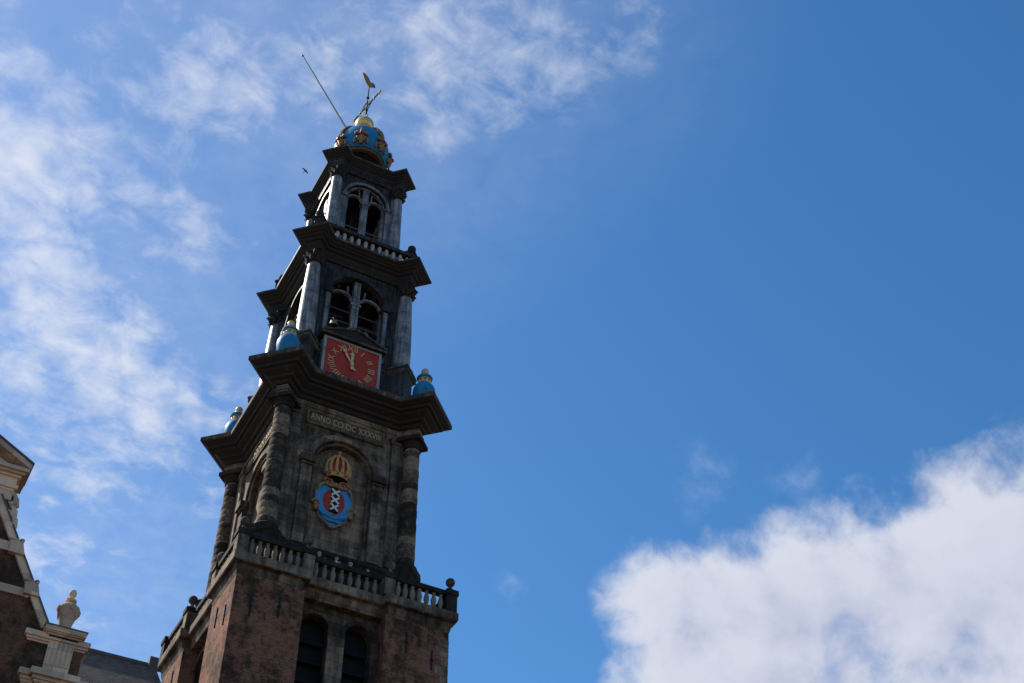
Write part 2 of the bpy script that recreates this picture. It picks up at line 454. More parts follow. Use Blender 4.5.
def obj(name, mb, mat, parent=None, loc=(0, 0, 0), rot=(0, 0, 0), angle=35, bevel=0, recalc=True):
    me = bpy.data.meshes.new(name)
    me.from_pydata(mb.v, [], mb.f)
    mats = mat if isinstance(mat, (list, tuple)) else [mat]
    for m_ in mats: me.materials.append(m_)
    if len(mats) > 1: me.polygons.foreach_set('material_index', mb.fm)
    bm = bmesh.new(); bm.from_mesh(me)
    bmesh.ops.remove_doubles(bm, verts=bm.verts, dist=.0004)
    if recalc: bmesh.ops.recalc_face_normals(bm, faces=bm.faces)
    bm.to_mesh(me); bm.free()
    me.polygons.foreach_set('use_smooth', [True] * len(me.polygons))
    me.set_sharp_from_angle(angle=R(angle))
    o = bpy.data.objects.new(name, me)
    COL.objects.link(o)
    o.location = loc; o.rotation_euler = rot
    if parent is not None: o.parent = parent
    if bevel:
        bv = o.modifiers.new('Bevel', 'BEVEL'); bv.width = bevel; bv.segments = 2; bv.limit_method = 'ANGLE'; bv.angle_limit = R(40)
    return o

def copy(o, parent=None, loc=None, rot=None):
    c = o.copy(); COL.objects.link(c)
    if parent is not None: c.parent = parent
    if loc is not None: c.location = loc
    if rot is not None: c.rotation_euler = rot
    for ch in list(o.children):
        copy(ch, c)
    return c

def tag(o, label, cat, group=None):
    o['label'] = label; o['category'] = cat
    if group: o['group'] = group
    return o

def empty(name, loc, rotz=0.0):
    o = bpy.data.objects.new(name, None); COL.objects.link(o)
    o.location = loc; o.rotation_euler = (0, 0, rotz); o.empty_display_size = .5
    return o

def struct(o):
    o['kind'] = 'structure'; return o

SIDES = {'front': 0.0, 'left': -PI / 2, 'right': PI / 2, 'back': PI}
CORN = {'FL': R(225), 'FR': R(315), 'BL': R(135), 'BR': R(45)}

# ------------------------------------------------------------------ ground
g = MB(); g.add([(-3000, -3000, 0), (3000, -3000, 0), (3000, 3000, 0), (-3000, 3000, 0)], [(0, 1, 2, 3)])
struct(obj('ground', g, mat_stone('street_bricks', (.20, .13, .085), (.38, .265, .18), block=(.21, .07))))
g = MB(); g.box(-30, 20, -20, 20, .0, .12)
struct(obj('pavement', g, mat_stone('paving_slabs', (.18, .145, .115), (.34, .28, .225), block=(.6, .6))))

# ================================================================== TOWER
tower = empty('church_tower', (0, 0, 0))
tag(tower, 'tall dark church tower with brick base, black tiered stages and red clock', 'tower')
OA, OB, OC, OD = (.07, 0, 0), (-.09, 0, 0), (-.05, 0, 0), (.06, 0, 0)

def plan16(d, h, m, z):
    """square of half side m with a diagonal block at every corner"""
    out = []
    for k in ('FL', 'FR', 'BR', 'BL'):
        n = Vector((math.cos(CORN[k]), math.sin(CORN[k]))); t = Vector((-n.y, n.x))
        tips = [n * d - t * h, n * d + t * h]
        def inner(p):
            # go inwards along -n until the main square edge is met
            lo, hi = 0.0, d
            for _ in range(60):
                mid = (lo + hi) / 2; q_ = p - n * mid
                if max(abs(q_.x), abs(q_.y)) > m: lo = mid
                else: hi = mid
            return p - n * hi
        a, b_ = inner(tips[0]), inner(tips[1])
        out += [(a.x, a.y, z), (tips[0].x, tips[0].y, z), (tips[1].x, tips[1].y, z), (b_.x, b_.y, z)]
    return out

def planA(w_, r_, xi, z):
    """square with shallow projections at the corners"""
    pts = [(-w_, -w_), (-xi, -w_), (-xi, -r_), (xi, -r_), (xi, -w_)]
    out = []
    for k in range(4):
        a = k * PI / 2; c, s_ = math.cos(a), math.sin(a)
        out += [(x * c - y * s_, x * s_ + y * c, z) for x, y in pts]
    return out

# ---- brick shaft
BW, BI, BX = 5.65, 4.88, 2.15
b = MB()
for sx in (-1, 1):
    for sy in (-1, 1):
        xs = sorted((sx * BX, sx * BW)); ys = sorted((sy * BX, sy * BW))
        b.box(xs[0], xs[1], ys[0], ys[1], 0, 38.6)
obj('brick_wall', b, M['brick'], tower, OA)
b = MB(); b.box(-4.84, 4.84, -4.84, 4.84, 38.2, 38.6); obj('belfry_ceiling', b, M['black'], tower, OA)
b = MB()
b.arch_wall(-BX, BX, 0, 38.6, -BI, [(-1.19, .70, 30.0, 37.3), (1.11, .70, 30.0, 37.3)], .6)
bay0 = obj('window_bay', b, M['bluestone'], tower, OA, recalc=False)
b = MB()
for xc in (-1.19, 1.11):
    b.archring(xc, 37.3, .702, .93, -BI - .04, -BI + .1)
obj('stone_dressing', b, M['bluestone'], bay0)
b = MB(); b.box(-.47, .39, -BI - .03, -BI + .05, 29.8, 37.0)
obj('middle_pier', b, M['sandstone_pale'], bay0)
bw_ = MB(); bw_.box(-.9, .9, -4.62, -4.5, 29.5, 38.1)
bays = [bay0]
for xc in (-1.19, 1.11):
    wb = MB(); wb.box(xc - .85, xc + .85, -4.12, -4.02, 29.5, 38.2)  # black backing: the dark of the belfry interior put into the colour
    wo = obj('window', wb, M['black'], bay0)
    sb = MB()
    for k in range(7):
        z0 = 30.2 + k * 1.06
        hw = .69
        sb.add([(xc - hw, -4.45, z0), (xc + hw, -4.45, z0), (xc + hw, -4.15, z0 + .35), (xc - hw, -4.15, z0 + .35),
                (xc - hw, -4.45, z0 + .05), (xc + hw, -4.45, z0 + .05), (xc + hw, -4.15, z0 + .40), (xc - hw, -4.15, z0 + .40)],
               [(3, 2, 1, 0), (4, 5, 6, 7), (0, 1, 5, 4), (1, 2, 6, 5), (2, 3, 7, 6), (3, 0, 4, 7)])
    obj('louvre', sb, M['black'], wo)
for k in ('left', 'right', 'back'):
    c = copy(bay0, tower, OA, (0, 0, SIDES[k]))
# iron wall anchors
an = MB(); an.box(-.035, .035, -.06, .02, -.55, .55); an.box(-.09, .09, -.06, .0, -.05, .05)
first = None
for side in ('front', 'left'):
    a = SIDES[side]; c_, s_ = math.cos(a), math.sin(a)
    for x, z_ in ((-4.75, 36.95), (-3.35, 37.3), (3.35, 37.3), (4.75, 36.7)):
        px_, py_ = x * c_ + BW * s_, x * s_ - BW * c_
        if first is None: first = obj('wall_anchor', an, M['iron'], tower, (px_ + OA[0], py_, z_), (0, 0, a))
        else: copy(first, tower, (px_ + OA[0], py_, z_), (0, 0, a))
# stone quoins at the sunless right corner
for i in range(14):
    z_ = 38.05 - i * .52
    ln = .72 if i % 2 else .42
    b = MB(); b.box(BW - ln, BW + .02, -BW - .02, -BW + (1.14 - ln), z_ - .46, z_)
    obj('quoin', b, M['sandstone_pale'], tower, OA, bevel=.02)
# stone band and slab
b = MB()
prof = [(-.40, 37.98), (-.27, 38.05), (-.27, 38.5), (-.20, 38.62), (-.10, 38.95), (-.03, 39.1)]
b.rings([planA(6.0 + o, 5.62 + o, 1.98 - o, z) for o, z in prof], True, True)
b2 = MB(); b2.rings([planA(6.0 + o, 5.62 + o, 1.98 - o, z) for o, z in [(-.345, 38.50), (-.33, 38.53), (-.31, 38.62), (-.29, 38.66), (-.27, 38.9), (-.22, 39.0), (-.04, 39.08), (-.04, 39.13)]])
obj('cornice_moulding', b2, M['sandstone'], tower, OA)
b = MB(); b.rings([planA(6.0 + o, 5.62 + o, 1.98 - o, z) for o, z in [(-.02, 39.125), (0, 39.15), (0, 39.58), (-.03, 39.61)]])
obj('balcony_slab', b, M['slabstone'], tower, OA, angle=20)

# ---- balcony balustrade
def baluster_mesh(h, r):
    b = MB()
    prof = [(.62, 0), (.62, .06), (.45, .08), (.42, .12), (.5, .16), (.78, .30), (1.0, .50), (.98, .60), (.78, .74), (.55, .84), (.5, .87), (.62, .89), (.62, .92), (.72, .93), (.72, 1.0)]
    b.lathe([(r * a_, h * z_) for a_, z_ in prof], 12)
    return b
bal_me = None
def balustrade(side, with_bal=True):
    global bal_me
    a = SIDES[side]
    b = MB()
    yo, yi = -5.64, -5.27
    zr = 40.60
    # rails
    b.box(-5.35, -2.55, yo - .19, yo + .19, zr, zr + .28); b.box(2.55, 5.35, yo - .19, yo + .19, zr, zr + .28)
    b.box(-1.96, 1.96, yi - .19, yi + .19, zr - .004, zr + .276)
    # inner pier return blocks
    b.box(-2.56, -1.94, yo - .29, yi + .29, zr + .006, zr + .32); b.box(1.94, 2.56, yo - .29, yi + .29, zr + .006, zr + .32)
    b.box(-6.0, -5.3, yo - .36, yo + .34, zr + .006, zr + .32)
    o = obj('balustrade', b, M['railstone'], tower, OA, (0, 0, a), bevel=.025)
    for x0, x1, y0, y1 in ((-2.48, -1.9, yo - .22, yi + .12), (1.9, 2.48, yo - .22, yi + .12), (-5.94, -5.36, yo - .30, yo + .28)):
        b = MB(); b.box(x0, x1, y0, y1, 39.6, zr + .007)
        obj('pier', b, M['sandstone'] if side == 'front' or (side == 'left' and x0 > -5) else M['railstone'], o, bevel=.02)
    for x, y in ((-5.65, yo), (-2.25, yo + .05), (2.25, yo + .05))[(1 if side == 'left' else 0):]:
        fb = MB(); fb.lathe([(.26, zr + .31), (.26, zr + .40), (.12, zr + .50), (.09, zr + .70)], 14); fb.sphere((0, 0, zr + .92), .25)
        obj('ball_finial', fb, M['sandstone'], o, (x, y, 0))
    if with_bal:
        xs = [(-5.12 + .40 * i, yo) for i in range(7)] + [(2.72 + .40 * i, yo) for i in range(7)] + [(-1.61 + .46 * i, yi) for i in range(8)]
        for x, y in xs:
            if bal_me is None:
                q_ = obj('baluster', baluster_mesh(zr - 39.6 + .01, .145), M['balstone'], o, (x, y, 39.6)); bal_me = q_
            else:
                q_ = bal_me.copy(); COL.objects.link(q_); q_.parent = o; q_.location = (x, y, 39.6)
    return o
for sd in ('front', 'left', 'right', 'back'):
    balustrade(sd, sd != 'back')

# ---- sandstone stage with the coat of arms
WB = 3.6
b = MB()
for k in range(4):
    b.m = Matrix.Rotation(k * PI / 2, 4, 'Z')
    b.arch_wall(-WB, WB, 39.61, 52.6, -WB, [(0, 1.78, 42.6, 48.35)], .16, 20)
    b.arch_wall(-1.85, 1.85, 42.5, 50.6, -WB + .155, [(0, 1.62, 42.75, 48.25)], .32, 20)
obj('stone_wall', b, M['sandstone'], tower, OB, recalc=False)
b = MB(); b.rings([plan16(d, h, m, z) for d, h, m, z in [(6.4, .80, 4.1, 39.615), (6.4, .80, 4.1, 40.3), (6.12, .64, 3.95, 40.45), (6.12, .64, 3.85, 42.15), (6.22, .69, 3.95, 42.27), (6.22, .69, 3.9, 42.5)]])
obj('plinth', b, M['railstone'], tower, OB)
for k in ('front', 'left', 'right', 'back'):
    b = MB()
    b.archring(0, 48.35, 1.80, 2.16, -WB - .07, -WB + .1, seg=24)
    b.archring(0, 48.25, 1.63, 1.72, -WB + .06, -WB + .2, seg=24)
    for sx in (-1, 1):
        x0, x1 = sorted((sx * 1.79, sx * 2.42))
        b.box(x0, x1, -WB - .14, -WB + .05, 42.7, 47.75)
        b.box(x0 - .06, x1 + .06, -WB - .24, -WB + .05, 47.75, 47.9)
        b.box(x0 - .13, x1 + .13, -WB - .36, -WB + .05, 47.9, 48.32)
        x0, x1 = sorted((sx * 2.75, sx * 3.52)); b.box(x0, x1, -WB - .18, -WB + .05, 42.7, 51.0)
        x0, x1 = sorted((sx * 2.68, sx * 3.58)); b.box(x0, x1, -WB - .26, -WB + .05, 51.0, 51.46)
    nb = MB(); nb.box(-1.7, 1.7, -3.15, -3.05, 42.6, 50.2); obj('niche_back', nb, M['sandstone_pale'], tower, OB, (0, 0, SIDES[k]))
    fr = obj('niche_frame', b, M['sandstone'], tower, OB, (0, 0, SIDES[k]), bevel=.02)
    b = MB()
    b.box(-2.36, 2.16, -WB - .10, -WB + .02, 50.74, 51.5)
    pn = obj('inscription_panel', b, M['sandstone'], tower, OB, (0, 0, SIDES[k]))
    b = MB()
    b.box(-2.44, 2.24, -WB - .14, -WB, 51.5, 51.58); b.box(-2.44, 2.24, -WB - .13, -WB, 50.67, 50.74)
    b.box(-2.44, -2.36, -WB - .15, -WB, 50.74, 51.5); b.box(2.16, 2.24, -WB - .15, -WB, 50.74, 51.5)
    obj('panel_frame', b, M['sandstone'], pn)
    if k in ('front', 'left'):
        b = MB(); xp = -2.3
        for word in ('ANNO', ' ', 'C', 'I', '~', ' ', 'I', '~', 'C', ' ', 'XXXVIII'):
            if word == ' ': xp += .16; continue
            tb = MB(); tb.text('C' if word == '~' else word, .58, .05, 'LEFT', .92)
            xsn = [v[0] for v in tb.v]; wdt = max(xsn) - min(xsn)
            x_off = xp - min(xsn)
            for f, fm in zip(tb.f, tb.fm): pass
            vs = [((2 * (xp) + wdt - (v[0] + x_off)) if word == '~' else v[0] + x_off, v[1], v[2]) for v in tb.v]
            b.m = Matrix.Translation((0, -WB - .12, 51.15)); b.add(vs, tb.f)
            xp += wdt + .06
        wtot = xp + 2.3
        # squeeze to the panel length
        kx = 4.28 / wtot
        b.v = [((x + 2.3) * kx - 2.24, y, z) for x, y, z in b.v]
        obj('lettering', b, M['letter'], pn)

# columns of the sandstone stage
def drum_column(z0, z1, r0, r1, step=.46):
    b = MB(); prof = []; n = int((z1 - z0) / step)
    for i in range(n):
        za, zb = z0 + (z1 - z0) * i / n, z0 + (z1 - z0) * (i + 1) / n
        ra = r0 + (r1 - r0) * i / n
        k = (1.02 if i % 2 else .99) + random.uniform(-.012, .018)
        prof += [(ra * (k - .025), za + .005), (ra * k, za + .03), (ra * k, zb - .03), (ra * (k - .025), zb - .005)]
    b.lathe(prof, 28); return b
colB = {}
for kc, a in CORN.items():
    n = Vector((math.cos(a), math.sin(a), 0)); p = n * 5.55 + Vector(OB)
    if not colB:
        o = obj('column', drum_column(42.9, 50.75, .50, .44), M['drum'], tower, p, (0, 0, a))
        bb = MB(); bb.box(-.66, .66, -.66, .66, 42.48, 42.68); bb.lathe([(.62, 42.68), (.66, 42.74), (.62, 42.81), (.54, 42.85), (.54, 42.92)], 24)
        obj('base', bb, M['railstone'], o)
        cb = MB(); cb.lathe([(.46, 50.74), (.52, 50.78), (.52, 50.86), (.47, 50.9), (.47, 51.0), (.60, 51.15), (.62, 51.2)], 24); cb.box(-.70, .70, -.70, .70, 51.2, 51.45)
        obj('capital', cb, M['railstone'], o)
        colB[kc] = o
    else:
        colB[kc] = copy(colB['FL'], tower, p, (0, 0, a))
# entablature and cornice
def cornice(d, h, m, prof, frieze, mat_f, off, names=('frieze', 'cornice', 'cornice_edge')):
    b = MB(); b.rings([plan16(d - o, h - o, m - o, z) for o, z in frieze]); obj(names[0], b, mat_f, tower, off, angle=25)
    b = MB(); b.rings([plan16(d - o, h - o, m - o, z) for o, z in prof[:-3]]); obj(names[1], b, M['cornice'], tower, off, angle=25)
    b = MB(); b.rings([plan16(d - o, h - o, m - o, z) for o, z in prof[-4:]], True, True); e = obj(names[2], b, M['cornice_edge'], tower, off, angle=25)
cornice(7.34, 1.65, 4.95,
        [(1.26, 52.19), (1.18, 52.25), (1.12, 52.40), (.95, 52.47), (.90, 52.62), (.62, 52.80), (.55, 52.92), (.40, 52.95), (.36, 53.12), (.10, 53.24), (.04, 53.30), (.0, 53.36), (.0, 53.62), (.06, 53.66)],
        [(1.36, 51.452), (1.30, 51.50), (1.30, 51.78), (1.24, 51.80), (1.24, 51.90), (1.32, 51.92), (1.32, 52.2)], M['sandstone_pale'], OB)

# coat of arms
coat = MB()
def blob_poly(fn, n=40): return [fn(2 * PI * i / n) for i in range(n)]
ZS = 46.25
def cart(t, kx=1.0, kz=1.0):
    x, z = math.sin(t), math.cos(t)
    rx = 1.06 * (1 + .06 * math.cos(4 * t)); rz = 1.22 if z > 0 else 1.62
    if z < 0: rx *= 1 - .30 * z * z * (1 if z < 0 else 0)
    return (kx * rx * x, ZS + kz * rz * z)
half = [(0, 1.22), (.35, 1.2), (.68, 1.1), (.93, .85), (1.07, .5), (1.10, .1), (1.06, -.25), (.95, -.55), (.80, -.72), (.72, -.80), (.84, -.92), (.84, -1.08), (.66, -1.30), (.40, -1.50), (.18, -1.68), (0, -1.80)]
pol = [(x, ZS + z) for x, z in half] + [(-x, ZS + z) for x, z in half[-2:0:-1]]
pol = pol[::-1]
coat.prism(pol, -3.26, -3.08)
arms = obj('coat_of_arms', coat, M['blue_shield'], tower, (OB[0] - .20, -.02, -.04), bevel=.05)
gb = MB()
for i in range(len(pol)):
    (xa, za), (xb, zb) = pol[i], pol[(i + 1) % len(pol)]
    gb.tube([(xa, -3.27, za), (xb, -3.27, zb)], .05 if za > ZS - .6 else .035, 6)
def scroll(bm_, cx, cz, r, turns, sgn, y, rad):
    pts = []
    for i in range(22):
        t = i / 21; a_ = sgn * turns * 2 * PI * t; rr = r * (1 - .8 * t)
        pts.append((cx + sgn * rr * math.cos(a_), y, cz + rr * math.sin(a_ * sgn)))
    bm_.tube(pts, [rad * (1.1 - .5 * i / 21) for i in range(22)], 7)
scroll(gb, -.42, ZS + 1.12, .30, 1.3, -1, -3.33, .075); scroll(gb, .42, ZS + 1.12, .30, 1.3, 1, -3.33, .075)
gb.tube([(-.7, -3.31, ZS + 1.0), (-.3, -3.36, ZS + .92), (0, -3.38, ZS + .98), (.3, -3.36, ZS + .92), (.7, -3.31, ZS + 1.0)], [.05, .1, .13, .1, .05], 8)
scroll(gb, -1.0, ZS - .45, .26, 1.2, -1, -3.3, .07); scroll(gb, 1.0, ZS - .45, .26, 1.2, 1, -3.3, .07)
gb.tube([(-1.08, -3.3, ZS - .45), (-.85, -3.36, ZS - .72), (-.5, -3.40, ZS - .98), (-.15, -3.42, ZS - .92), (.2, -3.42, ZS - 1.06), (.55, -3.40, ZS - .95), (.85, -3.36, ZS - .75), (1.08, -3.3, ZS - .5)], [.05, .09, .06, .05, .08, .06, .08, .05], 7)
for sx in (-1, 1):
    gb.tube([(sx * .75, -3.36, ZS + .95), (sx * .92, -3.38, ZS + .72), (sx * .98, -3.36, ZS + .4)], [.09, .07, .03], 7)
    gb.tube([(sx * .05, -3.34, ZS - 1.78), (sx * .32, -3.36, ZS - 1.58), (sx * .52, -3.34, ZS - 1.38)], [.07, .06, .03], 6)
    gb.sphere((sx * 1.0, -3.3, ZS - .72), .16, 8, .2)
obj('gilt_scrollwork', gb, M['goldpaint'], arms)
ob = MB()
for sx in (-1, 1):      # blue ribbon folds under the shield
    ob.tube([(sx * .95, -3.24, ZS - .55), (sx * .6, -3.33, ZS - .95), (sx * .15, -3.36, ZS - 1.15), (0, -3.36, ZS - 1.2)], [.12, .2, .17, .12], 8)
ob.tube([(-.6, -3.28, ZS - 1.18), (-.25, -3.34, ZS - 1.36), (.1, -3.32, ZS - 1.3), (.4, -3.34, ZS - 1.38), (.62, -3.28, ZS - 1.2)], [.06, .12, .08, .12, .06], 8)
obj('ribbon', ob, M['blue_shield'], arms)
rb = MB(); rb.lathe([(.001, .12), (.3, .11), (.5, .07), (.64, .0), (.64, -.05)][::-1], 32)
rb.v = [(x, -3.27 - z, ZS - .02 + y * 1.26) for x, y, z in rb.v]
rb.f = [list(reversed(f)) for f in rb.f]
red_o = obj('red_oval', rb, M['red'], arms)
kb = MB(); kb.prism([(-.225, ZS - .78), (.225, ZS - .78), (.225, ZS + .74), (-.225, ZS + .74)], -3.415, -3.25); obj('black_pale', kb, M['black'], arms)
xb_ = MB()
for i in (-1, 0, 1):
    c0_ = Vector((0, -3.44, ZS - .02 + i * .485))
    for s_ in (-1, 1):
        xb_.m = Matrix.Translation(c0_) @ Matrix.Rotation(s_ * R(42), 4, 'Y')
        xb_.box(-.29, .29, -.02 - .004 * s_, .03, -.055, .055)
xb_.m = Matrix.Identity(4)
obj('white_saltires', xb_, M['white'], arms)
# crown above the shield
cr = empty('crown', OB); cr.parent = arms; cr.location = (0, 0, 0)
c_ = MB(); c_.lathe([(.62, 47.62), (.66, 47.66), (.62, 47.7), (.62, 47.86), (.66, 47.9), (.62, 47.94)], 28)
for i in range(12):
    a_ = 2 * PI * i / 12 + .2; q_ = Vector((.66 * math.cos(a_), .66 * math.sin(a_)))
    c_.sphere((q_.x, q_.y, 48.02), .13, 8); c_.sphere((q_.x * 1.05, q_.y * 1.05, 48.2), .10, 8); c_.sphere((q_.x * 1.02, q_.y * 1.02, 48.62), .085, 8)
    pts = [(q_.x * k_, q_.y * k_, z_) for k_, z_ in ((1.0, 47.95), (1.08, 48.3), (.95, 48.7), (.6, 49.05), (.1, 49.15))]
    c_.tube(pts, .08, 6)
c_.sphere((0, 0, 49.26), .13, 10); c_.box(-.03, .03, -.03, .03, 49.36, 49.62); c_.box(-.09, .09, -.028, .028, 49.46, 49.53)
for gname, mb_, mt in (('crown_band', c_, M['ochre']),):
    mb_.v = [(x, y * .55 - 3.42, z) for x, y, z in mb_.v]
    bpy.data.objects.remove(cr)
    crown = obj('crown', mb_, mt, arms)
c_ = MB(); c_.lathe([(.5, 47.92), (.58, 48.2), (.52, 48.6), (.3, 48.95), (.02, 49.05)], 24); c_.v = [(x, y * .5 - 3.42, z) for x, y, z in c_.v]
obj('crown_cap', c_, M['red'], arms)
c_ = MB()
for s_ in (-1, 1): c_.sphere((s_ * .46, -3.22, 48.25), .30, 12, .42)
obj('crown_lambrequin', c_, M['blue_shield'], arms)
c_ = MB()
for i in range(8):
    a_ = 2 * PI * (i + .5) / 8 + .2; c_.sphere((.6 * math.cos(a_), .6 * math.sin(a_) * .55 - 3.42, 48.25), .085, 8, .16)
    c_.sphere((.645 * math.cos(a_), .645 * math.sin(a_) * .55 - 3.42, 47.78), .06, 8)
obj('crown_jewel', c_, M['redgem'], arms)
c_ = MB(); c_.lathe([(.58, 47.61), (.3, 47.66), (.02, 47.68)], 24); c_.v = [(x, y * .55 - 3.42, z) for x, y, z in c_.v]; obj('crown_lining', c_, M['black'], arms)

# ---- blue vases on the cornice corners
def make_vase():
    root = empty('vase', (0, 0, 0))
    b = MB(); b.lathe([(.30, .28), (.40, .36), (.54, .56), (.64, .86), (.68, 1.12), (.66, 1.36), (.58, 1.58), (.44, 1.76), (.36, 1.83), (.33, 1.87), (.32, 2.14), (.37, 2.18), (.46, 2.23), (.48, 2.31), (.43, 2.40), (.30, 2.47), (.22, 2.5)], 32)
    obj('body', b, M['blue'], root)
    b = MB(); b.box(-.34, .34, -.34, .34, 0, .16); b.lathe([(.32, .16), (.36, .2), (.32, .25), (.30, .28)], 20)
    obj('base', b, M['goldpaint'], root)
    b = MB(); b.torus((0, 0, 1.86), .36, .045, 28, 8); b.torus((0, 0, 2.16), .35, .035, 28, 8)
    for i in range(8):
        a_ = 2 * PI * i / 8; b.sphere((.31 * math.cos(a_), .31 * math.sin(a_), 2.01), .105, 8, .12)
    obj('gilt_neck', b, M['vasegold'], root)
    b = MB(); b.lathe([(.2, 2.49), (.28, 2.54), (.26, 2.62), (.15, 2.68)], 18); b.sphere((0, 0, 2.86), .23, 16, .23)
    obj('finial', b, M['vasegold'], root)
    return root
v0 = make_vase()
G = 'blue vases on the main cornice'
VL = {'FL': 'blue gilt vase left of the red clock, before a thick lead column',
      'FR': 'blue gilt vase right of the red clock, standing clear against open sky',
      'BL': 'blue vase half hidden behind the far left cornice edge, leftmost of the three vases'}
for i, k in enumerate(('FL', 'FR', 'BL')):
    a = CORN[k]; p = Vector((math.cos(a), math.sin(a), 0)) * 6.08 + Vector((OB[0], 0, 53.66 + .3))
    o = v0 if i == 0 else copy(v0)
    o.location = p; tag(o, VL[k], 'vase', G)
    pb = MB(); pb.box(-.36, .36, -.36, .36, 53.6, 53.962)
    obj('vase_block', pb, M['cornice_edge'], tower, (p.x, p.y, 0), (0, 0, a))

# ---- lead-clad bell stage
WC = 2.9
b = MB()
for k in range(4):
    b.m = Matrix.Rotation(k * PI / 2, 4, 'Z')
    b.arch_wall(-WC, WC, 53.5, 65.0, -WC, [(0, 1.80, 58.0, 62.15)], .40, 22)
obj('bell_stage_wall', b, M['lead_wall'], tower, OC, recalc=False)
b = MB(); b.box(-2.45, 2.45, -2.45, 2.45, 57.3, 57.6); b.box(-2.6, 2.6, -2.6, 2.6, 64.4, 64.9)
b.box(-.25, .25, -.25, .25, 57.6, 64.4)
for s_ in (-1, 1): b.box(-2.6, 2.6, s_ * 1.1 - .12, s_ * 1.1 + .12, 61.2, 61.5); b.box(s_ * 1.2 - .1, s_ * 1.2 + .1, -2.6, 2.6, 63.0, 63.3)
obj('bell_frame', b, M['black'], tower, OC)
b = MB(); b.rings([plan16(5.18 + .1 * 0, .71, 3.25, 53.6), plan16(5.0, .6, 3.1, 53.9), plan16(5.0, .6, 3.1, 56.45), plan16(5.1, .68, 3.16, 56.6)])
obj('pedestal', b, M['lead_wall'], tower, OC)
b = MB(); b.rings([plan16(5.08, .66, 3.1, 56.58), plan16(5.2, .74, 3.2, 56.68), plan16(5.2, .74, 3.2, 56.92), plan16(5.1, .66, 3.15, 56.98)])
obj('pedestal_cap', b, M['cornice_edge'], tower, OC)

def tracery(hw, zb, zs_big, y, mull_w, small_hw, zs_small, t_=.12):
    b = MB()
    b.box(-mull_w / 2, mull_w / 2, y - .16, y + .16, zb, zs_big + hw * .98)
    xc = mull_w / 2 + small_hw
    for s_ in (-1, 1):
        b.archring(s_ * xc, zs_small, small_hw, small_hw + t_, y - .1, y + .1)
        # outer jamb strips and the short struts of the spandrel
        x0, x1 = sorted((s_ * (xc + small_hw), s_ * (hw + .02)))
        b.box(x0, x1, y - .12, y + .12, zb, zs_small)
        a_ = R(62)
        p0 = Vector((s_ * xc - s_ * (small_hw + t_) * math.cos(a_), y, zs_small + (small_hw + t_) * math.sin(a_)))
        b.tube([p0, p0 + Vector((s_ * .04, 0, .65))], .07, 6)
    b.box(-mull_w / 2 - .12, mull_w / 2 + .12, y - .2, y + .2, zs_small - .14, zs_small + .05)
    return b
TRC = None
for k in ('front', 'left', 'right', 'back'):
    if TRC is None:
        TRC = obj('arched_window', tracery(1.80, 58.0, 62.15, -2.55, .44, .735, 61.98), M['lead_light'], tower, OC)
        b = MB()
        for z in (59.3, 60.3, 61.25): b.tube([(-1.6, -2.5, z), (1.6, -2.5, z)], .035, 6)
        obj('iron_bar', b, M['leadroof'], TRC)
        b = MB(); b.archring(0, 62.15, 1.82, 2.0, -WC - .10, -WC + .05, seg=24)
        for s_ in (-1, 1):
            x0, x1 = sorted((s_ * 1.72, s_ * 2.15)); b.box(x0, x1, -WC - .06, -WC + .05, 57.6, 62.0); b.box(x0 - .08, x1 + .08, -WC - .2, -WC + .3, 61.95, 62.3)
        obj('arch_moulding', b, M['lead_wall'], TRC)
        for s_ in (-1, 1):
            b = MB(); x0, x1 = sorted((s_ * 1.80, s_ * 2.05)); b.box(x0, x1, -WC - .072, -WC + .04, 57.6, 61.94); obj('pale_jamb', b, M['lead_light'], TRC)
    else: copy(TRC, tower, OC, (0, 0, SIDES[k]))

def lead_column(z0, z1, r0, r1):
    b = MB(); n = 14
    b.lathe([(r0 + (r1 - r0) * max(0, (i / n - .25) / .75) ** 1.4, z0 + (z1 - z0) * i / n) for i in range(n + 1)], 32); return b
def corinthian(z0, z1, r, ab):
    b = MB(); h = z1 - z0
    b.lathe([(r * 1.02, z0), (r * 1.12, z0 + .04), (r * 1.02, z0 + .09), (r * 1.05, z0 + .3 * h), (r * 1.25, z0 + .7 * h), (r * 1.45, z0 + .85 * h)], 20)
    for row, (zz, rr, nn) in enumerate(((.14, 1.12, 8), (.42, 1.22, 8))):
        for i in range(nn):
            a_ = 2 * PI * (i + .5 * row) / nn; ca, sa = math.cos(a_), math.sin(a_)
            zq = z0 + zz * h
            pts = [(r * 1.0 * ca, r * 1.0 * sa, zq), (r * rr * 1.08 * ca, r * rr * 1.08 * sa, zq + .2 * h), (r * rr * 1.36 * ca, r * rr * 1.36 * sa, zq + .34 * h), (r * rr * 1.5 * ca, r * rr * 1.5 * sa, zq + .27 * h)]
            b.tube(pts, [.12 * r / .36, .13 * r / .36, .09 * r / .36, .05 * r / .36], 6)
    for i in range(4):
        a_ = PI / 4 + i * PI / 2; ca, sa = math.cos(a_), math.sin(a_)
        b.tube([(r * 1.2 * ca, r * 1.2 * sa, z0 + .62 * h), (ab * 1.15 * ca, ab * 1.15 * sa, z0 + .86 * h), (ab * 1.28 * ca, ab * 1.28 * sa, z0 + .76 * h)], [.07, .09, .07], 6)
    b.box(-ab, ab, -ab, ab, z0 + .88 * h, z1)
    return b
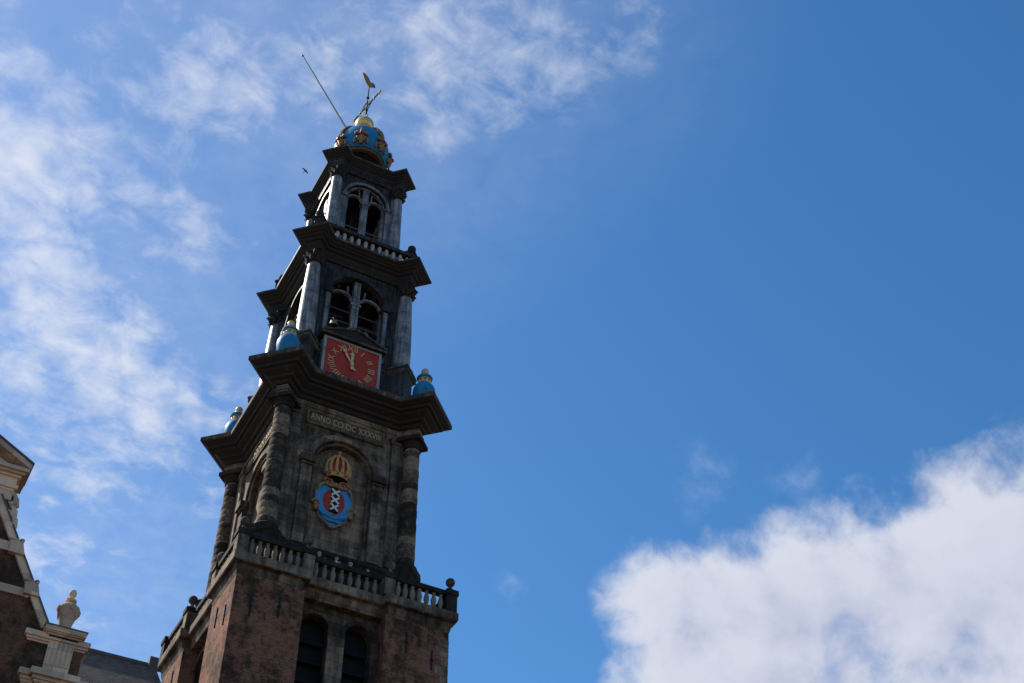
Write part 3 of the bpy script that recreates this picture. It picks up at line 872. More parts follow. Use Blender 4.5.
def lead_columns(d, z0, z1, zc, r0, r1, ab, off, zbase):
    firstc = None
    for kc, a in CORN.items():
        p = Vector((math.cos(a), math.sin(a), 0)) * d + Vector(off)
        if firstc is None:
            firstc = obj('column', lead_column(z0, z1, r0, r1), M['lead_col'], tower, p, (0, 0, a))
            bb = MB(); s_ = r0 * 1.42; bb.box(-s_, s_, -s_, s_, zbase, z0 - .22); bb.lathe([(r0 * 1.36, z0 - .22), (r0 * 1.42, z0 - .15), (r0 * 1.3, z0 - .06), (r0 * 1.08, z0 - .02), (r0 * 1.06, z0 + .02)], 24)
            obj('base', bb, M['cornice_edge'], firstc)
            obj('capital', corinthian(z1 - .02, zc, r1, ab), M['cornice'], firstc)
        else: copy(firstc, tower, p, (0, 0, a))
lead_columns(4.43, 57.3, 63.5, 64.6, .56, .41, .54, OC, 56.95)
# piers behind the columns
for a in CORN.values():
    b = MB(); b.box(3.5, 4.15, -.36, .36, 57.0, 64.55); obj('pilaster', b, M['lead_wall'], tower, OC, (0, 0, a))
cornice(5.68, 1.215, 3.9,
        [(.86, 64.98), (.80, 65.06), (.74, 65.22), (.60, 65.28), (.52, 65.42), (.38, 65.48), (.34, 65.58), (.24, 65.62), (.20, 65.70), (.06, 65.78), (.02, 65.82), (0, 65.86), (0, 65.96), (.05, 65.99)],
        [(.90, 64.602), (.87, 64.64), (.87, 64.78), (.84, 64.8), (.88, 64.84), (.88, 65.0)], M['cornice'], OC)

# bells
def make_bell(r):
    b = MB()
    b.lathe([(r * .05, r * 1.5), (r * .42, r * 1.5), (r * .5, r * 1.4), (r * .55, r * 1.1), (r * .62, r * .7), (r * .75, r * .35), (r * .92, r * .12), (r, 0), (r * .93, -.01), (r * .6, r * .5), (r * .45, r * 1.1), (r * .05, r * 1.35)], 28)
    return b
for i, (x, y, z, r, lab) in enumerate(((-1.12, -2.05, 60.05, .40, 'bronze bell hanging in the left light of the arched window above the clock'),
                                       (.98, -2.05, 59.85, .40, 'bronze bell hanging in the right light of the arched window above the clock'))):
    root = empty('bell', (x, y, z)); tag(root, lab, 'bell', 'carillon bells above the clock')
    obj('bell_body', make_bell(r), M['bronze'], root)
    b = MB(); b.box(-.06, .06, -.06, .06, r * 1.48, r * 1.5 + .3); b.box(-.5, .5, -.07, .07, r * 1.5 + .3, r * 1.5 + .46); obj('yoke', b, M['iron'], root)
    b = MB(); b.tube([(0, 0, r * 1.3), (0, 0, .05)], .025, 6); b.sphere((0, 0, .0), .07, 8); obj('clapper', b, M['iron'], root)

# clock faces
CZ, CY, CH = 55.95, -3.42, 1.86
clk = None
for k in ('front', 'left'):
    if clk is None:
        b = MB(); b.box(-CH, CH, CY, -WC + .02, CZ - CH, CZ + CH)
        clk = obj('clock', b, M['greypaint'], tower, (OC[0] - .14, 0, 0))
        b = MB(); f_ = CH - .17
        b.box(-f_, f_, CY - .012, CY + .05, CZ - f_, CZ + f_); obj('clock_face', b, M['red'], clk)
        b = MB()
        for (x0, x1, z0, z1) in ((-CH, CH, CZ + f_, CZ + CH), (-CH, CH, CZ - CH, CZ - f_), (-CH, -f_, CZ - f_, CZ + f_), (f_, CH, CZ - f_, CZ + f_)):
            b.box(x0, x1, CY - .07, CY + .01, z0, z1)
        obj('clock_frame', b, M['greypaint'], clk)
        for i, nm in enumerate(('XII', 'I', 'II', 'III', 'IIII', 'V', 'VI', 'VII', 'VIII', 'IX', 'X', 'XI')):
            a_ = 2 * PI * i / 12
            b = MB(); rr = 1.26
            b.m = Matrix.Translation((rr * math.sin(a_), CY - .03, CZ + .2 + rr * math.cos(a_))) @ Matrix.Rotation(a_, 4, 'Y')
            b.text(nm, .60, .03, 'CENTER', .95)
            obj('numeral', b, M['clockgold'], clk)
        for i in range(60):
            pass
        def hand(L, wd, ang, tail, y):
            b = MB(); b.m = Matrix.Translation((0, y, CZ + .2)) @ Matrix.Rotation(ang, 4, 'Y')
            b.prism([(-wd * .35, -tail), (wd * .35, -tail), (wd * .5, 0), (wd * .9, L * .55), (wd * .4, L * .62), (wd * 1.5, L * .74), (wd * .45, L * .82), (0, L), (-wd * .45, L * .82), (-wd * 1.5, L * .74), (-wd * .4, L * .62), (-wd * .9, L * .55), (-wd * .5, 0)], -.02, .02)
            b.prism([(wd * .9 * math.sin(t), -tail + wd * .9 * math.cos(t)) for t in [-2 * PI * i / 12 for i in range(12)]][::-1], -.018, .018)
            return obj('hand', b, M['clockgold'], clk)
        hand(1.42, .095, R(-30), .40, CY - .10); hand(1.0, .115, R(-2.5), .34, CY - .15)
        b = MB(); b.lathe([(.001, .22), (.1, .2), (.14, .1), (.14, 0)][::-1], 16); b.v = [(x, CY - z, CZ + .2 + y) for x, y, z in b.v]; obj('hub', b, M['gold'], clk)
        b = MB()
        b.prism([(-2.05, CZ + CH + .02), (2.05, CZ + CH + .02), (2.05, CZ + CH + .2), (0, CZ + CH + .98), (-2.05, CZ + CH + .2)], CY - .22, -WC + .05)
        pe = obj('pediment', b, M['cornice'], clk)
        b = MB()
        for s_ in (-1, 1):
            p0, p1 = Vector((s_ * 2.08, 0, CZ + CH + .17)), Vector((0, 0, CZ + CH + .98))
            b.prism([(p0.x, p0.z), (p1.x, p1.z), (p1.x, p1.z + .17), (p0.x, p0.z + .14)][::(1 if s_ < 0 else -1)], CY - .33 - .003 * s_, -WC + .04)
        b.box(-2.08, 2.08, CY - .30, CY - .0, CZ + CH + .02, CZ + CH + .16)
        obj('pediment_moulding', b, M['cornice_edge'], pe)
    else: copy(clk, tower, OC, (0, 0, SIDES[k]))

# ---- upper balustrade
U0 = None
ub_mesh = MB(); ub_mesh.lathe([(.10, 0), (.10, .25), (.135, .40), (.14, .52), (.115, .66), (.095, .72), (.13, .74), (.13, .83)], 12)
def ubal(side, with_b):
    global U0
    b = MB(); y = -3.32
    b.box(-3.3, 3.3, y - .2, y + .2, 67.27, 67.5); b.box(-3.35, 3.35, y - .28, y + .2, 67.12, 67.26)
    o = obj('upper_balustrade', b, M['lead_wall'], tower, OC, (0, 0, SIDES[side]), bevel=.02)
    b = MB(); b.box(-3.3, 3.3, y - .16, y + .2, 65.98, 66.45); obj('plinth', b, M['cornice'], o)
    for i in range(13 if with_b else 0):
        x = -2.95 + i * 5.9 / 12
        if U0 is None: U0 = obj('baluster', ub_mesh, M['balpale'], o, (x, y, 66.44))
        else:
            q_ = U0.copy(); COL.objects.link(q_); q_.parent = o; q_.location = (x, y, 66.44)
for sd in ('front', 'left', 'right', 'back'): ubal(sd, sd in ('front', 'left'))
pier0 = None
for kc, a in CORN.items():
    n = Vector((math.cos(a), math.sin(a), 0)); p = n * 4.62 + Vector(OC)
    if pier0 is None:
        b = MB(); b.box(-.26, .26, -.34, .34, 65.98, 67.6); b.box(-.32, .32, -.40, .40, 67.6, 67.76)
        pier0 = obj('corner_pier', b, M['cornice'], tower, p, (0, 0, a))
        b = MB(); b.lathe([(.2, 67.76), (.1, 67.86), (.1, 67.95)], 12); b.sphere((0, 0, 68.2), .28); obj('ball_finial', b, M['cornice'], pier0)
    else: copy(pier0, tower, p, (0, 0, a))

# ---- top open stage
WD = 2.22
b = MB()
for k in range(4):
    b.m = Matrix.Rotation(k * PI / 2, 4, 'Z')
    b.arch_wall(-WD, WD, 65.9, 75.1, -WD, [(0, 1.46, 68.9, 72.4)], .34, 20)
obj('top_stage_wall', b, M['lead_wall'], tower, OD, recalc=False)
b = MB(); b.box(-1.9, 1.9, -1.9, 1.9, 68.3, 68.5); b.box(-2, 2, -2, 2, 74.3, 74.6); b.box(-.2, .2, -.2, .2, 68.5, 74.4); obj('lantern_frame', b, M['black'], tower, OD)
TRD = None
for k in ('front', 'left', 'right', 'back'):
    if TRD is None:
        TRD = obj('arched_window', tracery(1.46, 68.9, 72.4, -1.95, .42, .52, 72.25, .10), M['lead_light'], tower, OD)
        b = MB()
        for z in (69.6,): b.tube([(-1.4, -1.98, z), (1.4, -1.98, z)], .05, 6)
        obj('iron_bar', b, M['leadroof'], TRD)
        b = MB(); b.archring(0, 72.4, 1.48, 1.68, -WD - .09, -WD + .05, seg=24)
        b.archring(0, 72.4, 1.28, 1.40, -WD + .10, -WD + .3, seg=24)
        for s_ in (-1, 1): x0, x1 = sorted((s_ * 1.45, s_ * 1.72)); b.box(x0 - .05, x1 + .05, -WD - .16, -WD + .25, 72.1, 72.38)
        obj('arch_moulding', b, M['lead_light'], TRD)
        for s_ in (-1, 1):
            b = MB(); x0, x1 = sorted((s_ * 1.45, s_ * 2.0)); b.box(x0, x1, -WD - .06, -WD + .05, 67.0, 72.1); obj('pale_jamb', b, M['lead_light'], TRD)
    else: copy(TRD, tower, OD, (0, 0, SIDES[k]))
lead_columns(3.18, 66.9, 73.55, 74.5, .41, .34, .44, OD, 66.0)
for a in CORN.values():
    b = MB(); b.box(2.5, 3.0, -.29, .29, 66.0, 74.45); obj('pilaster', b, M['lead_light'], tower, OD, (0, 0, a))
cornice(4.085, .952, 2.85,
        [(.48, 75.04), (.44, 75.1), (.42, 75.24), (.34, 75.28), (.32, 75.38), (.24, 75.42), (.20, 75.52), (.12, 75.56), (.10, 75.62), (.04, 75.66), (.01, 75.7), (0, 75.72), (0, 75.84), (.05, 75.87)],
        [(.52, 74.502), (.48, 74.54), (.48, 74.72), (.45, 74.74), (.45, 74.8), (.50, 74.84), (.50, 75.06)], M['lead_wall'], OD)
# roof under the crown
b = MB(); b.rings([plan16(3.9, .85, 2.7, 75.86), plan16(3.3, .8, 2.35, 76.0), plan16(2.2, .7, 1.6, 76.25)]); b.lathe([(1.5, 76.2), (1.15, 76.6), (1.0, 77.4), (1.05, 78.3), (1.6, 78.6)], 32)
obj('crown_pedestal', b, M['railstone'], tower, OD)

# ---- imperial crown
crown = MB()
def dome_r(z):      # radius of the blue cap
    return 2.04 * math.sqrt(max(0, 1 - ((79.7 - z) / 2.2) ** 2)) if z < 79.7 else 2.04 * max(0, 1 - ((z - 79.7) / 2.8) ** 1.95) ** .56
zs = [78.7 + 3.795 * i / 40 for i in range(41)]
crown.lathe([(dome_r(z), z) for z in zs], 48)
dome = obj('crown_dome', crown, M['blue'], tower, OD)
b = MB(); b.lathe([(1.56, 78.5), (1.70, 78.42), (1.78, 78.46), (1.76, 78.54), (1.70, 78.57), (1.73, 78.78), (1.84, 78.82), (1.84, 78.89), (1.6, 78.92)], 48)
for i in range(40):
    a_ = 2 * PI * i / 40; b.sphere((1.84 * math.cos(a_), 1.84 * math.sin(a_), 78.84), .075, 6, n=5)
obj('circlet', b, M['oldgilt'], dome)
for i in range(8):
    a_ = 2 * PI * i / 8 + PI / 8; ca, sa = math.cos(a_), math.sin(a_)
    nrm = Vector((ca, sa, 0)); tg = Vector((-sa, ca, 0))
    def at(u_, z_, o_=0.10): r_ = dome_r(max(78.8, min(z_, 82.2))) + o_; q_ = nrm * r_ + tg * u_; return (q_.x, q_.y, z_)
    b = MB()
    b.tube([at(0, 78.8), at(0, 79.5, .16), at(0, 80.15, .16)], [.12, .16, .08], 7)
    for u_, z_, r_ in ((-.16, 79.1, .13), (.16, 79.1, .13), (-.24, 79.3, .13), (.24, 79.3, .13), (0, 80.05, .14), (0, 80.32, .11), (-.2, 79.75, .15), (.2, 79.75, .15), (-.38, 79.72, .14), (.38, 79.72, .14), (-.3, 79.9, .10), (.3, 79.9, .10)):
        b.sphere(at(u_, z_), r_, 8, n=6)
    b.tube([at(-.42, 78.85), at(-.5, 79.05), at(-.42, 79.2)], [.1, .09, .05], 6); b.tube([at(.42, 78.85), at(.5, 79.05), at(.42, 79.2)], [.1, .09, .05], 6)
    fl = obj('fleuron', b, M['goldpaint'], dome)
    b = MB(); b.sphere(at(0, 79.55, .24), .145, 10, .18); obj('red_jewel', b, M['redgem'], dome)
b = MB()
for i in range(4):
    a_ = i * PI / 2 + R(22) ; ca, sa = math.cos(a_), math.sin(a_)
    pts = [(78.9 + 3.5 * j / 22) for j in range(23)]
    b.tube([((dome_r(z) + .06) * ca, (dome_r(z) + .06) * sa, z) for z in pts], .10, 6)
    for z in pts[3:]:
        for sgn in (-1, 1):
            r_ = dome_r(z) + .14; q_ = Vector((r_ * ca, r_ * sa, 0)) + Vector((-sa, ca, 0)) * sgn * .10
            b.sphere((q_.x, q_.y, z), .075, 6, n=5)
obj('crown_arch', b, M['goldpaint'], dome)
b = MB(); b.lathe([(.30, 82.2), (.42, 82.5), (.30, 82.7), (.26, 83.1)], 20); b.sphere((0, 0, 83.42), .70, 28, n=16)
obj('gilt_orb', b, M['gold'], dome)

# ---- weather vane with cross bar
vane = empty('weather_vane', (OD[0], 0, 84.1)); tag(vane, 'black iron cross and gilt rooster weather vane on the golden orb', 'weather vane')
b = MB(); b.tube([(0, 0, 0), (0, 0, 1.6), (0, 0, 4.25)], [.10, .075, .05], 8)
for z in (.1, 1.2, 1.95, 2.75): b.sphere((0, 0, z), .13, 8)
for s_ in (-1, 1): b.tube([(0, 0, .35), (s_ * .3, 0, .25), (s_ * .42, 0, .05)], .05, 6); b.tube([(0, 0, .35), (0, s_ * .3, .25), (0, s_ * .42, .05)], .05, 6)
obj('pole', b, M['iron'], vane)
bd = Vector((0.651, -3.493, 0)); L = bd.length; bd.normalize()
b = MB(); b.tube([tuple(-bd * L / 2 + Vector((0, 0, 1.72))), tuple(bd * L / 2 + Vector((0, 0, 1.72)))], .065, 8)
sd_ = Vector((-bd.y, bd.x, 0))
for k in (-.52, -.30, .30, .52): b.tube([tuple(bd * L * k * .9 + Vector((0, 0, 1.50))), tuple(bd * L * k * .9 + Vector((0, 0, 1.94)))], .05, 6)
for s_ in (-1, 1):
    for q_ in (-1, 1): b.tube([tuple(bd * .1 * s_ + Vector((0, 0, 1.72 + .6 * q_))), tuple(bd * .45 * s_ + Vector((0, 0, 1.72 + .3 * q_))), tuple(bd * .75 * s_ + Vector((0, 0, 1.72)))], .04, 6)
obj('cross_bar', b, M['iron'], vane)
b = MB()
for k in (-.5, .5):
    b = MB(); b.sphere(tuple(bd * L * k + Vector((0, 0, 1.72))), .11, 8); obj('bar_knob', b, M['gold'], vane)
# rooster: outlined in its own plane, given thickness
b = MB()
rp = [(-.75, .35), (-.5, .05), (-.1, -.1), (.25, 0), (.5, .3), (.55, .62), (.74, .72), (.86, .66), (.8, .82), (.72, .98), (.58, 1.02), (.46, .92), (.38, .66), (.15, .48), (-.15, .5), (-.35, .8), (-.62, 1.15), (-.95, 1.2), (-1.1, .95), (-.95, .7)]
n_ = len(rp)
cx = sum(p[0] for p in rp) / n_; cz = sum(p[1] for p in rp) / n_
rr_ = []
for y_, k in ((-.13, .55), (-.09, .85), (0, 1.0), (.09, .85), (.13, .55)):
    rr_.append([(cx + (x - cx) * k, y_, cz + (z - cz) * k) for x, z in rp])
b.rings(rr_)
rd = -2.6830
o = obj('rooster', b, M['goldpaint'], vane, (0, 0, 4.3), (0, 0, rd + PI))
o.scale = (.8, .9, .75)

# ---- flagpole leaning out of the crown
fp = empty('flagpole', (-1.10, .60, 83.0)); tag(fp, 'thin bare flagpole slanting out over the left of the blue crown', 'flagpole')
b = MB(); b.tube([(.42, -.23, -1.1), (-3.69, 2.03, 9.42)], [.075, .045], 8); obj('pole', b, M['pole'], fp)
b = MB(); b.sphere((-3.71, 2.04, 9.45), .09, 10); obj('pole_knob', b, M['iron'], fp)

# ================================================================== CHURCH at the left
church = empty('church', (-19.3, 0, 0)); tag(church, 'brick church with cream stone gable and slate roof at the left of the tower', 'church')
def cobj(name, mb, mat, parent=None, **kw):
    o = obj(name, mb, mat, parent or church, **kw)
    if parent is None: o.location = (19.3, 0, 0)
    return o
XC, FY = -19.3, -12.0
mirror = lambda x: 2 * XC - x
rx = lambda z: -16.37 + (33.25 - z) / 1.662       # outer edge of the sloping coping
b = MB()
prof = [(-14.3, 0), (-14.3, 29.4), (rx(29.4) - .2, 29.4), (rx(34.6) - .2, 34.6)]
poly = prof + [(mirror(x), z) for x, z in reversed(prof)]
b.prism(poly, FY + .13, FY + .6)
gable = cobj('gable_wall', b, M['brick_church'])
b = MB()        # transept body and nave body
b.box(mirror(-13.35), -13.35, FY + .58, 12, 0, 27.5)
b.box(-45, -7.4, -9, 9, 0, 27.6)
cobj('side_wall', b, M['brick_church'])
coping = None
for sx in (0, 1):
    f_ = (lambda x: x) if sx == 0 else mirror
    o_ = 1 if sx == 0 else -1
    b = MB()
    pts = [(rx(29.45), 29.45), (rx(34.75), 34.75), (rx(34.75) - .32, 34.75), (rx(29.45) - .30, 29.45)]
    b.prism([(f_(x), z) for x, z in pts][::o_], FY, FY + .7)
    cop = cobj('coping', b, M['cream'])
    b = MB()
    pts = [(rx(29.6) + .0, 29.6), (rx(34.7) + .0, 34.7), (rx(34.7) + .07, 34.7), (rx(29.6) + .07, 29.6)]
    b.prism([(f_(x), z) for x, z in pts][::-o_], FY - .05, FY + .75)
    obj('lead_flashing', b, M['leadroof'], cop)
    for zc in (32.5, 30.9):     # scrolled shoulders
        xx = rx(zc)
        b = MB()
        pts = [(xx - .40, zc - .22), (xx + .12, zc - .22), (xx + .15, zc - .12), (xx + .02, zc + .28), (xx - .16, zc + .34), (xx - .46, zc + .24)]
        b.prism([(f_(x), z) for x, z in pts][::o_], FY - .07, FY + .72)
        b.box(min(f_(xx - .42), f_(xx + .18)), max(f_(xx - .42), f_(xx + .18)), FY - .11, FY + .75, zc - .28, zc - .22)
        b.box(min(f_(xx - .50), f_(xx - .04)), max(f_(xx - .50), f_(xx - .04)), FY - .09, FY + .74, zc + .30, zc + .35)
        sh = obj('scrolled_shoulder', b, M['cream'], cop)
        b = MB(); b.lathe([(.04, -.42), (.09, -.42), (.09, .42), (.04, .42)], 14)
        b.v = [(f_(xx - .03) + x, FY + .33 + z, zc + .33 + y) for x, y, z in b.v]
        obj('scroll', b, M['cream'], cop)
b = MB()
b.box(mirror(rx(32.54) - .3), rx(32.54) - .3, FY + .07, FY + .2, 32.34, 32.74)
b.box(mirror(rx(30.72) - .3), rx(30.72) - .3, FY + .07, FY + .2, 30.56, 30.90)
cobj('stone_band', b, M['cream'])
# aedicule on top of the gable
b = MB()
b.box(mirror(-16.82), -16.82, FY + .02, FY + 1.0, 34.55, 35.1)
b.box(mirror(-16.70), -16.70, FY - .06, FY + 1.1, 35.1, 35.26)
b.box(mirror(-16.80), -16.80, FY - .0, FY + 1.05, 35.26, 35.62)
b.box(mirror(-16.68), -16.68, FY - .10, FY + 1.1, 35.62, 35.74)
b.box(mirror(-16.56), -16.56, FY - .20, FY + 1.2, 35.74, 35.84)
b.box(mirror(-16.46), -16.46, FY - .32, FY + 1.3, 35.84, 36.0)
b.prism([(mirror(-16.9), 36.0), (-16.9, 36.0), (XC, 37.25)], FY + .02, FY + 1.0)
aed = cobj('pediment', b, M['cream'])
for f_, o_ in (((lambda x: x), 1), (mirror, -1)):
    b = MB()
    pts = [(-16.43, 36.01), (XC, 37.58), (XC, 37.86), (-16.43, 36.26)]
    b.prism([(f_(x), z) for x, z in pts][::-o_], FY - .30 - .002 * o_, FY + 1.2)
    rk = obj('raking_cornice', b, M['cream'], aed)
    b = MB()
    pts = [(-16.38, 36.25), (XC, 37.85), (XC, 37.93), (-16.38, 36.33)]
    b.prism([(f_(x), z) for x, z in pts][::-o_], FY - .36 - .002 * o_, FY + 1.3)
    obj('lead_flashing', b, M['leadroof'], aed)
for f_ in ((lambda x: x), mirror):        # carved garland volute under the pediment's end
    b = MB()
    for q_, pts in enumerate(([(-16.75, 34.95), (-16.52, 34.78), (-16.46, 34.5), (-16.6, 34.32), (-16.72, 34.45)], [(-16.66, 34.4), (-16.45, 34.2), (-16.42, 33.98), (-16.55, 33.9)], [(-16.55, 34.05), (-16.36, 33.8), (-16.32, 33.5), (-16.3, 33.35)])):
        b.tube([(f_(x - .10), FY + .25 - .05 * q_, z) for x, z in pts], [.09, .14, .15, .11, .07][:len(pts)], 8)
        b.tube([(f_(x - .16), FY + .04, z + .02) for x, z in pts], [.06, .09, .10, .08, .05][:len(pts)], 8)
    obj('carved_garland', b, M['cream'], aed)
# corner pedestal with panelled block
b = MB()
b.box(-13.98, -13.02, FY + .02, FY + .98, 27.5, 29.125)
ped = cobj('corner_pedestal', b, M['cream'], bevel=.015)
b = MB()
for i in range(5): b.box(-13.91 + i * .175, -13.82 + i * .175, FY - .005, FY + .05, 28.02, 29.0)
obj('fluting', b, M['cream'], ped)
b = MB()
def capstack(x0, x1, y0, y1, z0, steps):
    for o_, h_ in steps:
        b.box(x0 - o_, x1 + o_, y0 - o_, y1 + o_, z0, z0 + h_); z0 += h_
capstack(-13.99, -13.01, FY + .01, FY + .99, 29.126, [(.07, .06), (.15, .06), (.24, .05), (.29, .19)])
obj('cap_moulding', b, M['cream'], ped)
b = MB(); capstack(-14.74, -12.62, FY + .11, FY + 1.6, 28.85, [(.03, .08), (.1, .1), (.17, .22)])
obj('wing_moulding', b, M['cream'], ped)
b = MB(); b.box(-14.7, -12.64, FY + .09, FY + 1.55, 27.4, 28.86); obj('brick_core', b, M['brick_church'], ped)
b = MB(); b.box(-14.32, -12.68, FY - .32, FY + 1.32, 29.487, 29.525); obj('lead_cap', b, M['leadroof'], ped)
b = MB(); capstack(-14.1, -12.9, FY - .1, FY + 1.1, 26.95, [(.03, .18), (.1, .1), (.18, .12), (.3, .25)])
obj('lower_cornice', b, M['cream'], ped)
b = MB(); capstack(-14.55, -12.45, FY + .06, FY + 10, 26.93, [(.02, .18), (.08, .1), (.14, .14), (.22, .24)])
obj('eaves_cornice', b, M['cream'], ped)
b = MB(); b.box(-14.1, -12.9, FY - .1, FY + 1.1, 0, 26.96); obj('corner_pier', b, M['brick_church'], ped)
b = MB(); b.tube([(-12.3, FY + 1.9, 27.58), (-12.28, FY + 1.9, 28.0), (-12.42, FY + 1.9, 28.4), (-12.6, FY + 1.9, 28.7)], [.24, .2, .15, .1], 8)
obj('eaves_scroll', b, M['cream'], ped)
# roofs
b = MB()
rz, ry = 35.86, 6.9
b.add([(-45, 0, rz), (-7.25, 0, rz), (-6.3, -ry, rz - ry * 1.2), (-45, -ry, rz - ry * 1.2), (-45, ry, rz - ry * 1.2), (-7.25, ry, rz - ry * 1.2)],
      [(3, 2, 1, 0), (0, 1, 5, 4), (1, 2, 5), (0, 4, 3), (2, 3, 4, 5)])
b.add([(XC, FY + .5, 34.2), (XC, 0, 34.2), (-13.2, 0, 28.3), (-13.2, FY + .5, 28.3), (mirror(-13.2), 0, 28.3), (mirror(-13.2), FY + .5, 28.3)],
      [(0, 1, 2, 3), (1, 0, 5, 4), (0, 3, 5), (1, 4, 2), (3, 2, 4, 5)])
roof = cobj('roof', b, M['slate'])
b = MB(); b.tube([(-45, 0, rz + .02), (-7.25, 0, rz + .02)], .13, 8); b.box(-7.65, -7.22, -.24, .24, rz - .35, rz + .42)
obj('ridge_lead', b, M['leadroof'], roof)
b = MB(); b.box(-7.42, -7.2, -9, 9, 20, 27.8); obj('end_wall', b, M['brick_church'], roof)

# carved urn on the corner pedestal
urn = empty('stone_urn', (-13.5, FY + .5, 29.525)); tag(urn, 'carved cream stone urn with knob on the corner pedestal of the church gable', 'urn')
b = MB(); b.lathe([(.24, 0), (.26, .1), (.20, .18), (.22, .34), (.26, .56), (.33, .84), (.41, 1.06), (.44, 1.18), (.41, 1.28), (.30, 1.38), (.17, 1.44), (.10, 1.52)], 28); obj('body', b, M['cream'], urn)
b = MB()
for i in range(4):
    a_ = PI / 4 + i * PI / 2 + R(20)
    pts = []
    for j in range(14):
        t = j / 13; aa = a_ + (t - .5) * 1.2; zz = 1.02 - .22 * math.sin(PI * t); rr = .405 - .30 * (1.06 - zz); pts.append((rr * math.cos(aa), rr * math.sin(aa), zz))
    b.tube(pts, .03, 6)
    a2 = a_ + .6
    for rr in (.105, .05): 
        ring = [(.43 * math.cos(a2) - math.sin(a2) * rr * math.cos(t), .43 * math.sin(a2) + math.cos(a2) * rr * math.cos(t), 1.16 + rr * math.sin(t)) for t in [2 * PI * j / 12 for j in range(13)]]
        b.tube(ring, .032, 6)
obj('carved_drapery', b, M['cream'], urn)
b = MB(); b.lathe([(.12, 1.52), (.22, 1.57), (.22, 1.64), (.1, 1.68), (.09, 1.8)], 18); b.sphere((0, 0, 1.94), .15, 14, .2); obj('knob', b, M['cream'], urn)

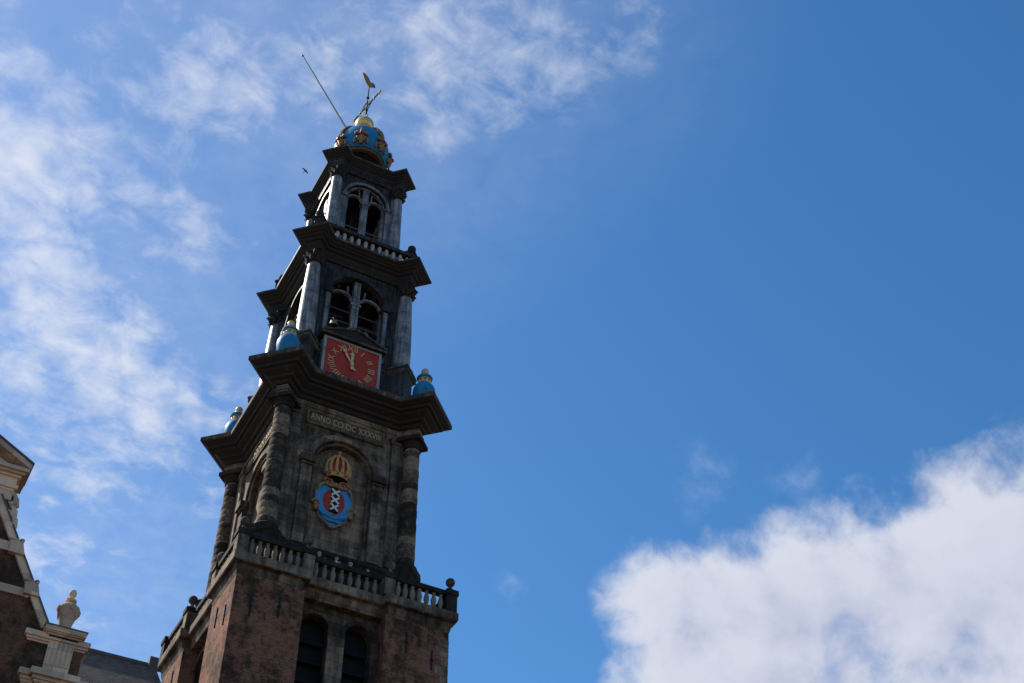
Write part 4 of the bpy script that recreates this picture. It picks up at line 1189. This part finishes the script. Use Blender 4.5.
# ================================================================== PEOPLE on the balcony
def person(loc, rotz, h, shirt, hair, lean, label, cap=None):
    root = empty('person', loc, rotz); tag(root, label, 'person', 'visitors on the tower balcony')
    k = h / 1.75
    bm = bmesh.new(); sk = bm.verts.layers.skin.verify()
    V = {}
    def vert(n_, p, r_):
        p = Vector(p)
        if p.z > .95: p = Vector((p.x, p.y - math.sin(lean) * (p.z - .95), .95 + (p.z - .95) * math.cos(lean)))
        v = bm.verts.new(p * k); v[sk].radius = (r_ * k, r_ * k); V[n_] = v
    def chain(*ns):
        for a_, b_ in zip(ns, ns[1:]): bm.edges.new((V[a_], V[b_]))
    vert('pelvis', (0, 0, .95), .145); vert('waist', (0, 0, 1.1), .135); vert('chest', (0, .0, 1.3), .155); vert('neck0', (0, .0, 1.47), .075); vert('neck', (0, -.01, 1.54), .06); vert('head0', (0, -.02, 1.60), .085); vert('head1', (0, -.015, 1.68), .098); vert('head2', (0, -.0, 1.735), .075)
    chain('pelvis', 'waist', 'chest', 'neck0', 'neck', 'head0', 'head1', 'head2')
    for s_, S_ in ((-1, 'L'), (1, 'R')):
        vert('hip' + S_, (s_ * .1, 0, .88), .095); vert('knee' + S_, (s_ * .11, -.01, .5), .062); vert('ankle' + S_, (s_ * .11, .01, .09), .045); vert('toe' + S_, (s_ * .12, -.16, .04), .038)
        chain('pelvis', 'hip' + S_, 'knee' + S_, 'ankle' + S_, 'toe' + S_)
        vert('sh' + S_, (s_ * .19, 0, 1.42), .065); vert('el' + S_, (s_ * .24, -.12, 1.18), .046); vert('wr' + S_, (s_ * .16, -.34, 1.22), .032); vert('palm' + S_, (s_ * .145, -.41, 1.235), .03)
        chain('chest', 'sh' + S_, 'el' + S_, 'wr' + S_, 'palm' + S_)
        for i in range(4):
            fx = s_ * (.11 + .022 * i); ln = (.06, .075, .07, .055)[i]
            vert('f%d%s' % (i, S_), (fx, -.445, 1.243), .0095); vert('g%d%s' % (i, S_), (fx, -.445 - ln * .6, 1.24), .0085); vert('h%d%s' % (i, S_), (fx, -.445 - ln, 1.222), .0075)
            chain('palm' + S_, 'f%d%s' % (i, S_), 'g%d%s' % (i, S_), 'h%d%s' % (i, S_))
        vert('t0' + S_, (s_ * .105, -.40, 1.235), .011); vert('t1' + S_, (s_ * .085, -.44, 1.225), .009); chain('palm' + S_, 't0' + S_, 't1' + S_)
    V['pelvis'][sk].use_root = True
    me = bpy.data.meshes.new('person_skeleton'); bm.to_mesh(me); bm.free()
    tmp = bpy.data.objects.new('tmp', me); COL.objects.link(tmp)
    tmp.modifiers.new('Skin', 'SKIN'); ss = tmp.modifiers.new('Sub', 'SUBSURF'); ss.levels = 1; ss.render_levels = 1
    dg = bpy.context.evaluated_depsgraph_get(); dg.update()
    bme = bpy.data.meshes.new_from_object(tmp.evaluated_get(dg))
    bpy.data.objects.remove(tmp)
    for m_ in (M['skin'], shirt, M['trousers']): bme.materials.append(m_)
    inv = lambda co: Vector((co.x / k, co.y / k, co.z / k))
    for pl in bme.polygons:
        c = inv(pl.center); z = c.z
        if z > .95: z = .95 + (c.z - .95) / math.cos(lean)
        hand = c.y + (math.sin(lean) * (z - .95) if z > .95 else 0) < -.30 and z > .9
        pl.material_index = 2 if z < .97 and not hand else (0 if z > 1.49 or hand else 1)
        pl.use_smooth = True
    body = bpy.data.objects.new('body', bme); COL.objects.link(body); body.parent = root
    def P_(x, y, z): return Vector((x, y - math.sin(lean) * (z - .95), .95 + (z - .95) * math.cos(lean))) * k
    hb = MB(); c = P_(0, .015, 1.70)
    hb.sphere(c, .108 * k, 16, .112 * k)
    hb.v = [v for v in hb.v]
    keep = [f for f in hb.f if sum((Vector(hb.v[i]) - c).z for i in f) / len(f) > -.02 * k or sum((Vector(hb.v[i]) - c).y for i in f) / len(f) > .02 * k]
    hb.f = keep; hb.fm = [0] * len(keep)
    obj('hair', hb, hair, root)
    fb = MB()
    for s_ in (-1, 1): fb.sphere(P_(s_ * .034, -.108, 1.675), .013 * k, 8)
    obj('eyes', fb, M['black'], root)
    fb = MB(); fb.sphere(P_(0, -.125, 1.645), .016 * k, 8, .024 * k)
    for s_ in (-1, 1): fb.sphere(P_(s_ * .1, -.01, 1.655), .02 * k, 8, .032 * k)
    obj('nose_and_ears', fb, M['skin'], root)
    fb = MB(); fb.tube([P_(-.025, -.112, 1.605), P_(0, -.118, 1.602), P_(.025, -.112, 1.605)], .007 * k, 6); obj('mouth', fb, M['red'], root)
    if cap:
        cb = MB(); cb.lathe([(.115 * k, -.01), (.117 * k, .04 * k), (.095 * k, .09 * k), (.04 * k, .125 * k), (.004, .13 * k)], 18)
        cb.box(-.08 * k, .08 * k, -.20 * k, -.09 * k, -.005, .015)
        cb.v = [tuple(Vector(v) + c + Vector((0, 0, .01))) for v in cb.v]
        obj('cap', cb, cap, root)
    return root
M['trousers'] = mat_plain('dark_trousers', (.03, .035, .05), .9)
cw = mat_plain('white_cotton', (.75, .74, .72), .8, 0, .08); cg = mat_plain('grey_hair', (.5, .49, .48), .7, 0, .15, 20)
cd = mat_plain('dark_jacket', (.02, .022, .03), .85); chair_ = mat_plain('brown_hair', (.06, .035, .02), .6)
person((-1.38, -4.93, 39.72), 0.1, 1.72, cd, cg, R(10), 'grey haired visitor in dark clothes at the left end of the balcony rail', None)
person((-.42, -4.95, 39.72), -.2, 1.72, cw, chair_, R(17), 'visitor in a white shirt leaning over the balcony rail below the coat of arms', None)
person((.40, -4.93, 39.68), -.5, 1.66, cd, chair_, R(8), 'visitor in dark clothes and white cap at the middle of the balcony rail', cw)
person((1.32, -4.93, 39.70), .6, 1.64, cd, chair_, R(3), 'dark haired visitor in dark clothes at the right end of the balcony rail', None)

# ================================================================== BIRD
bp = Vector((3.51, 26.82, 109.16))
bird = empty('bird', bp, R(-62)); bird.scale = (.8, .8, .8); tag(bird, 'small dark bird flying in the blue sky left of the tower top', 'bird')
b = MB(); b.tube([(-.24, 0, 0), (-.14, 0, .01), (0, 0, .02), (.13, 0, .03), (.2, 0, .05), (.27, 0, .05)], [.03, .06, .085, .07, .05, .01], 10)
b.add([(-.22, -.02, 0), (-.22, .02, 0), (-.42, .08, .0), (-.42, -.08, .0), (-.22, -.02, .012), (-.22, .02, .012), (-.42, .08, .008), (-.42, -.08, .008)], [(3, 2, 1, 0), (4, 5, 6, 7), (0, 1, 5, 4), (1, 2, 6, 5), (2, 3, 7, 6), (3, 0, 4, 7)])
obj('body', b, M['plumage'], bird)
for s_ in (-1, 1):
    b = MB(); rs = []
    for y_, x0, x1, z_, t_ in ((.05, -.11, .10, .03, .02), (.22, -.10, .11, .10, .014), (.40, -.13, .05, .13, .009), (.56, -.18, -.08, .12, .004)):
        rs.append([(x0, s_ * y_, z_), ((x0 + x1) / 2, s_ * y_, z_ + t_), (x1, s_ * y_, z_), ((x0 + x1) / 2, s_ * y_, z_ - t_ * .5)])
    b.rings(rs); obj('wing', b, M['plumage'], bird)
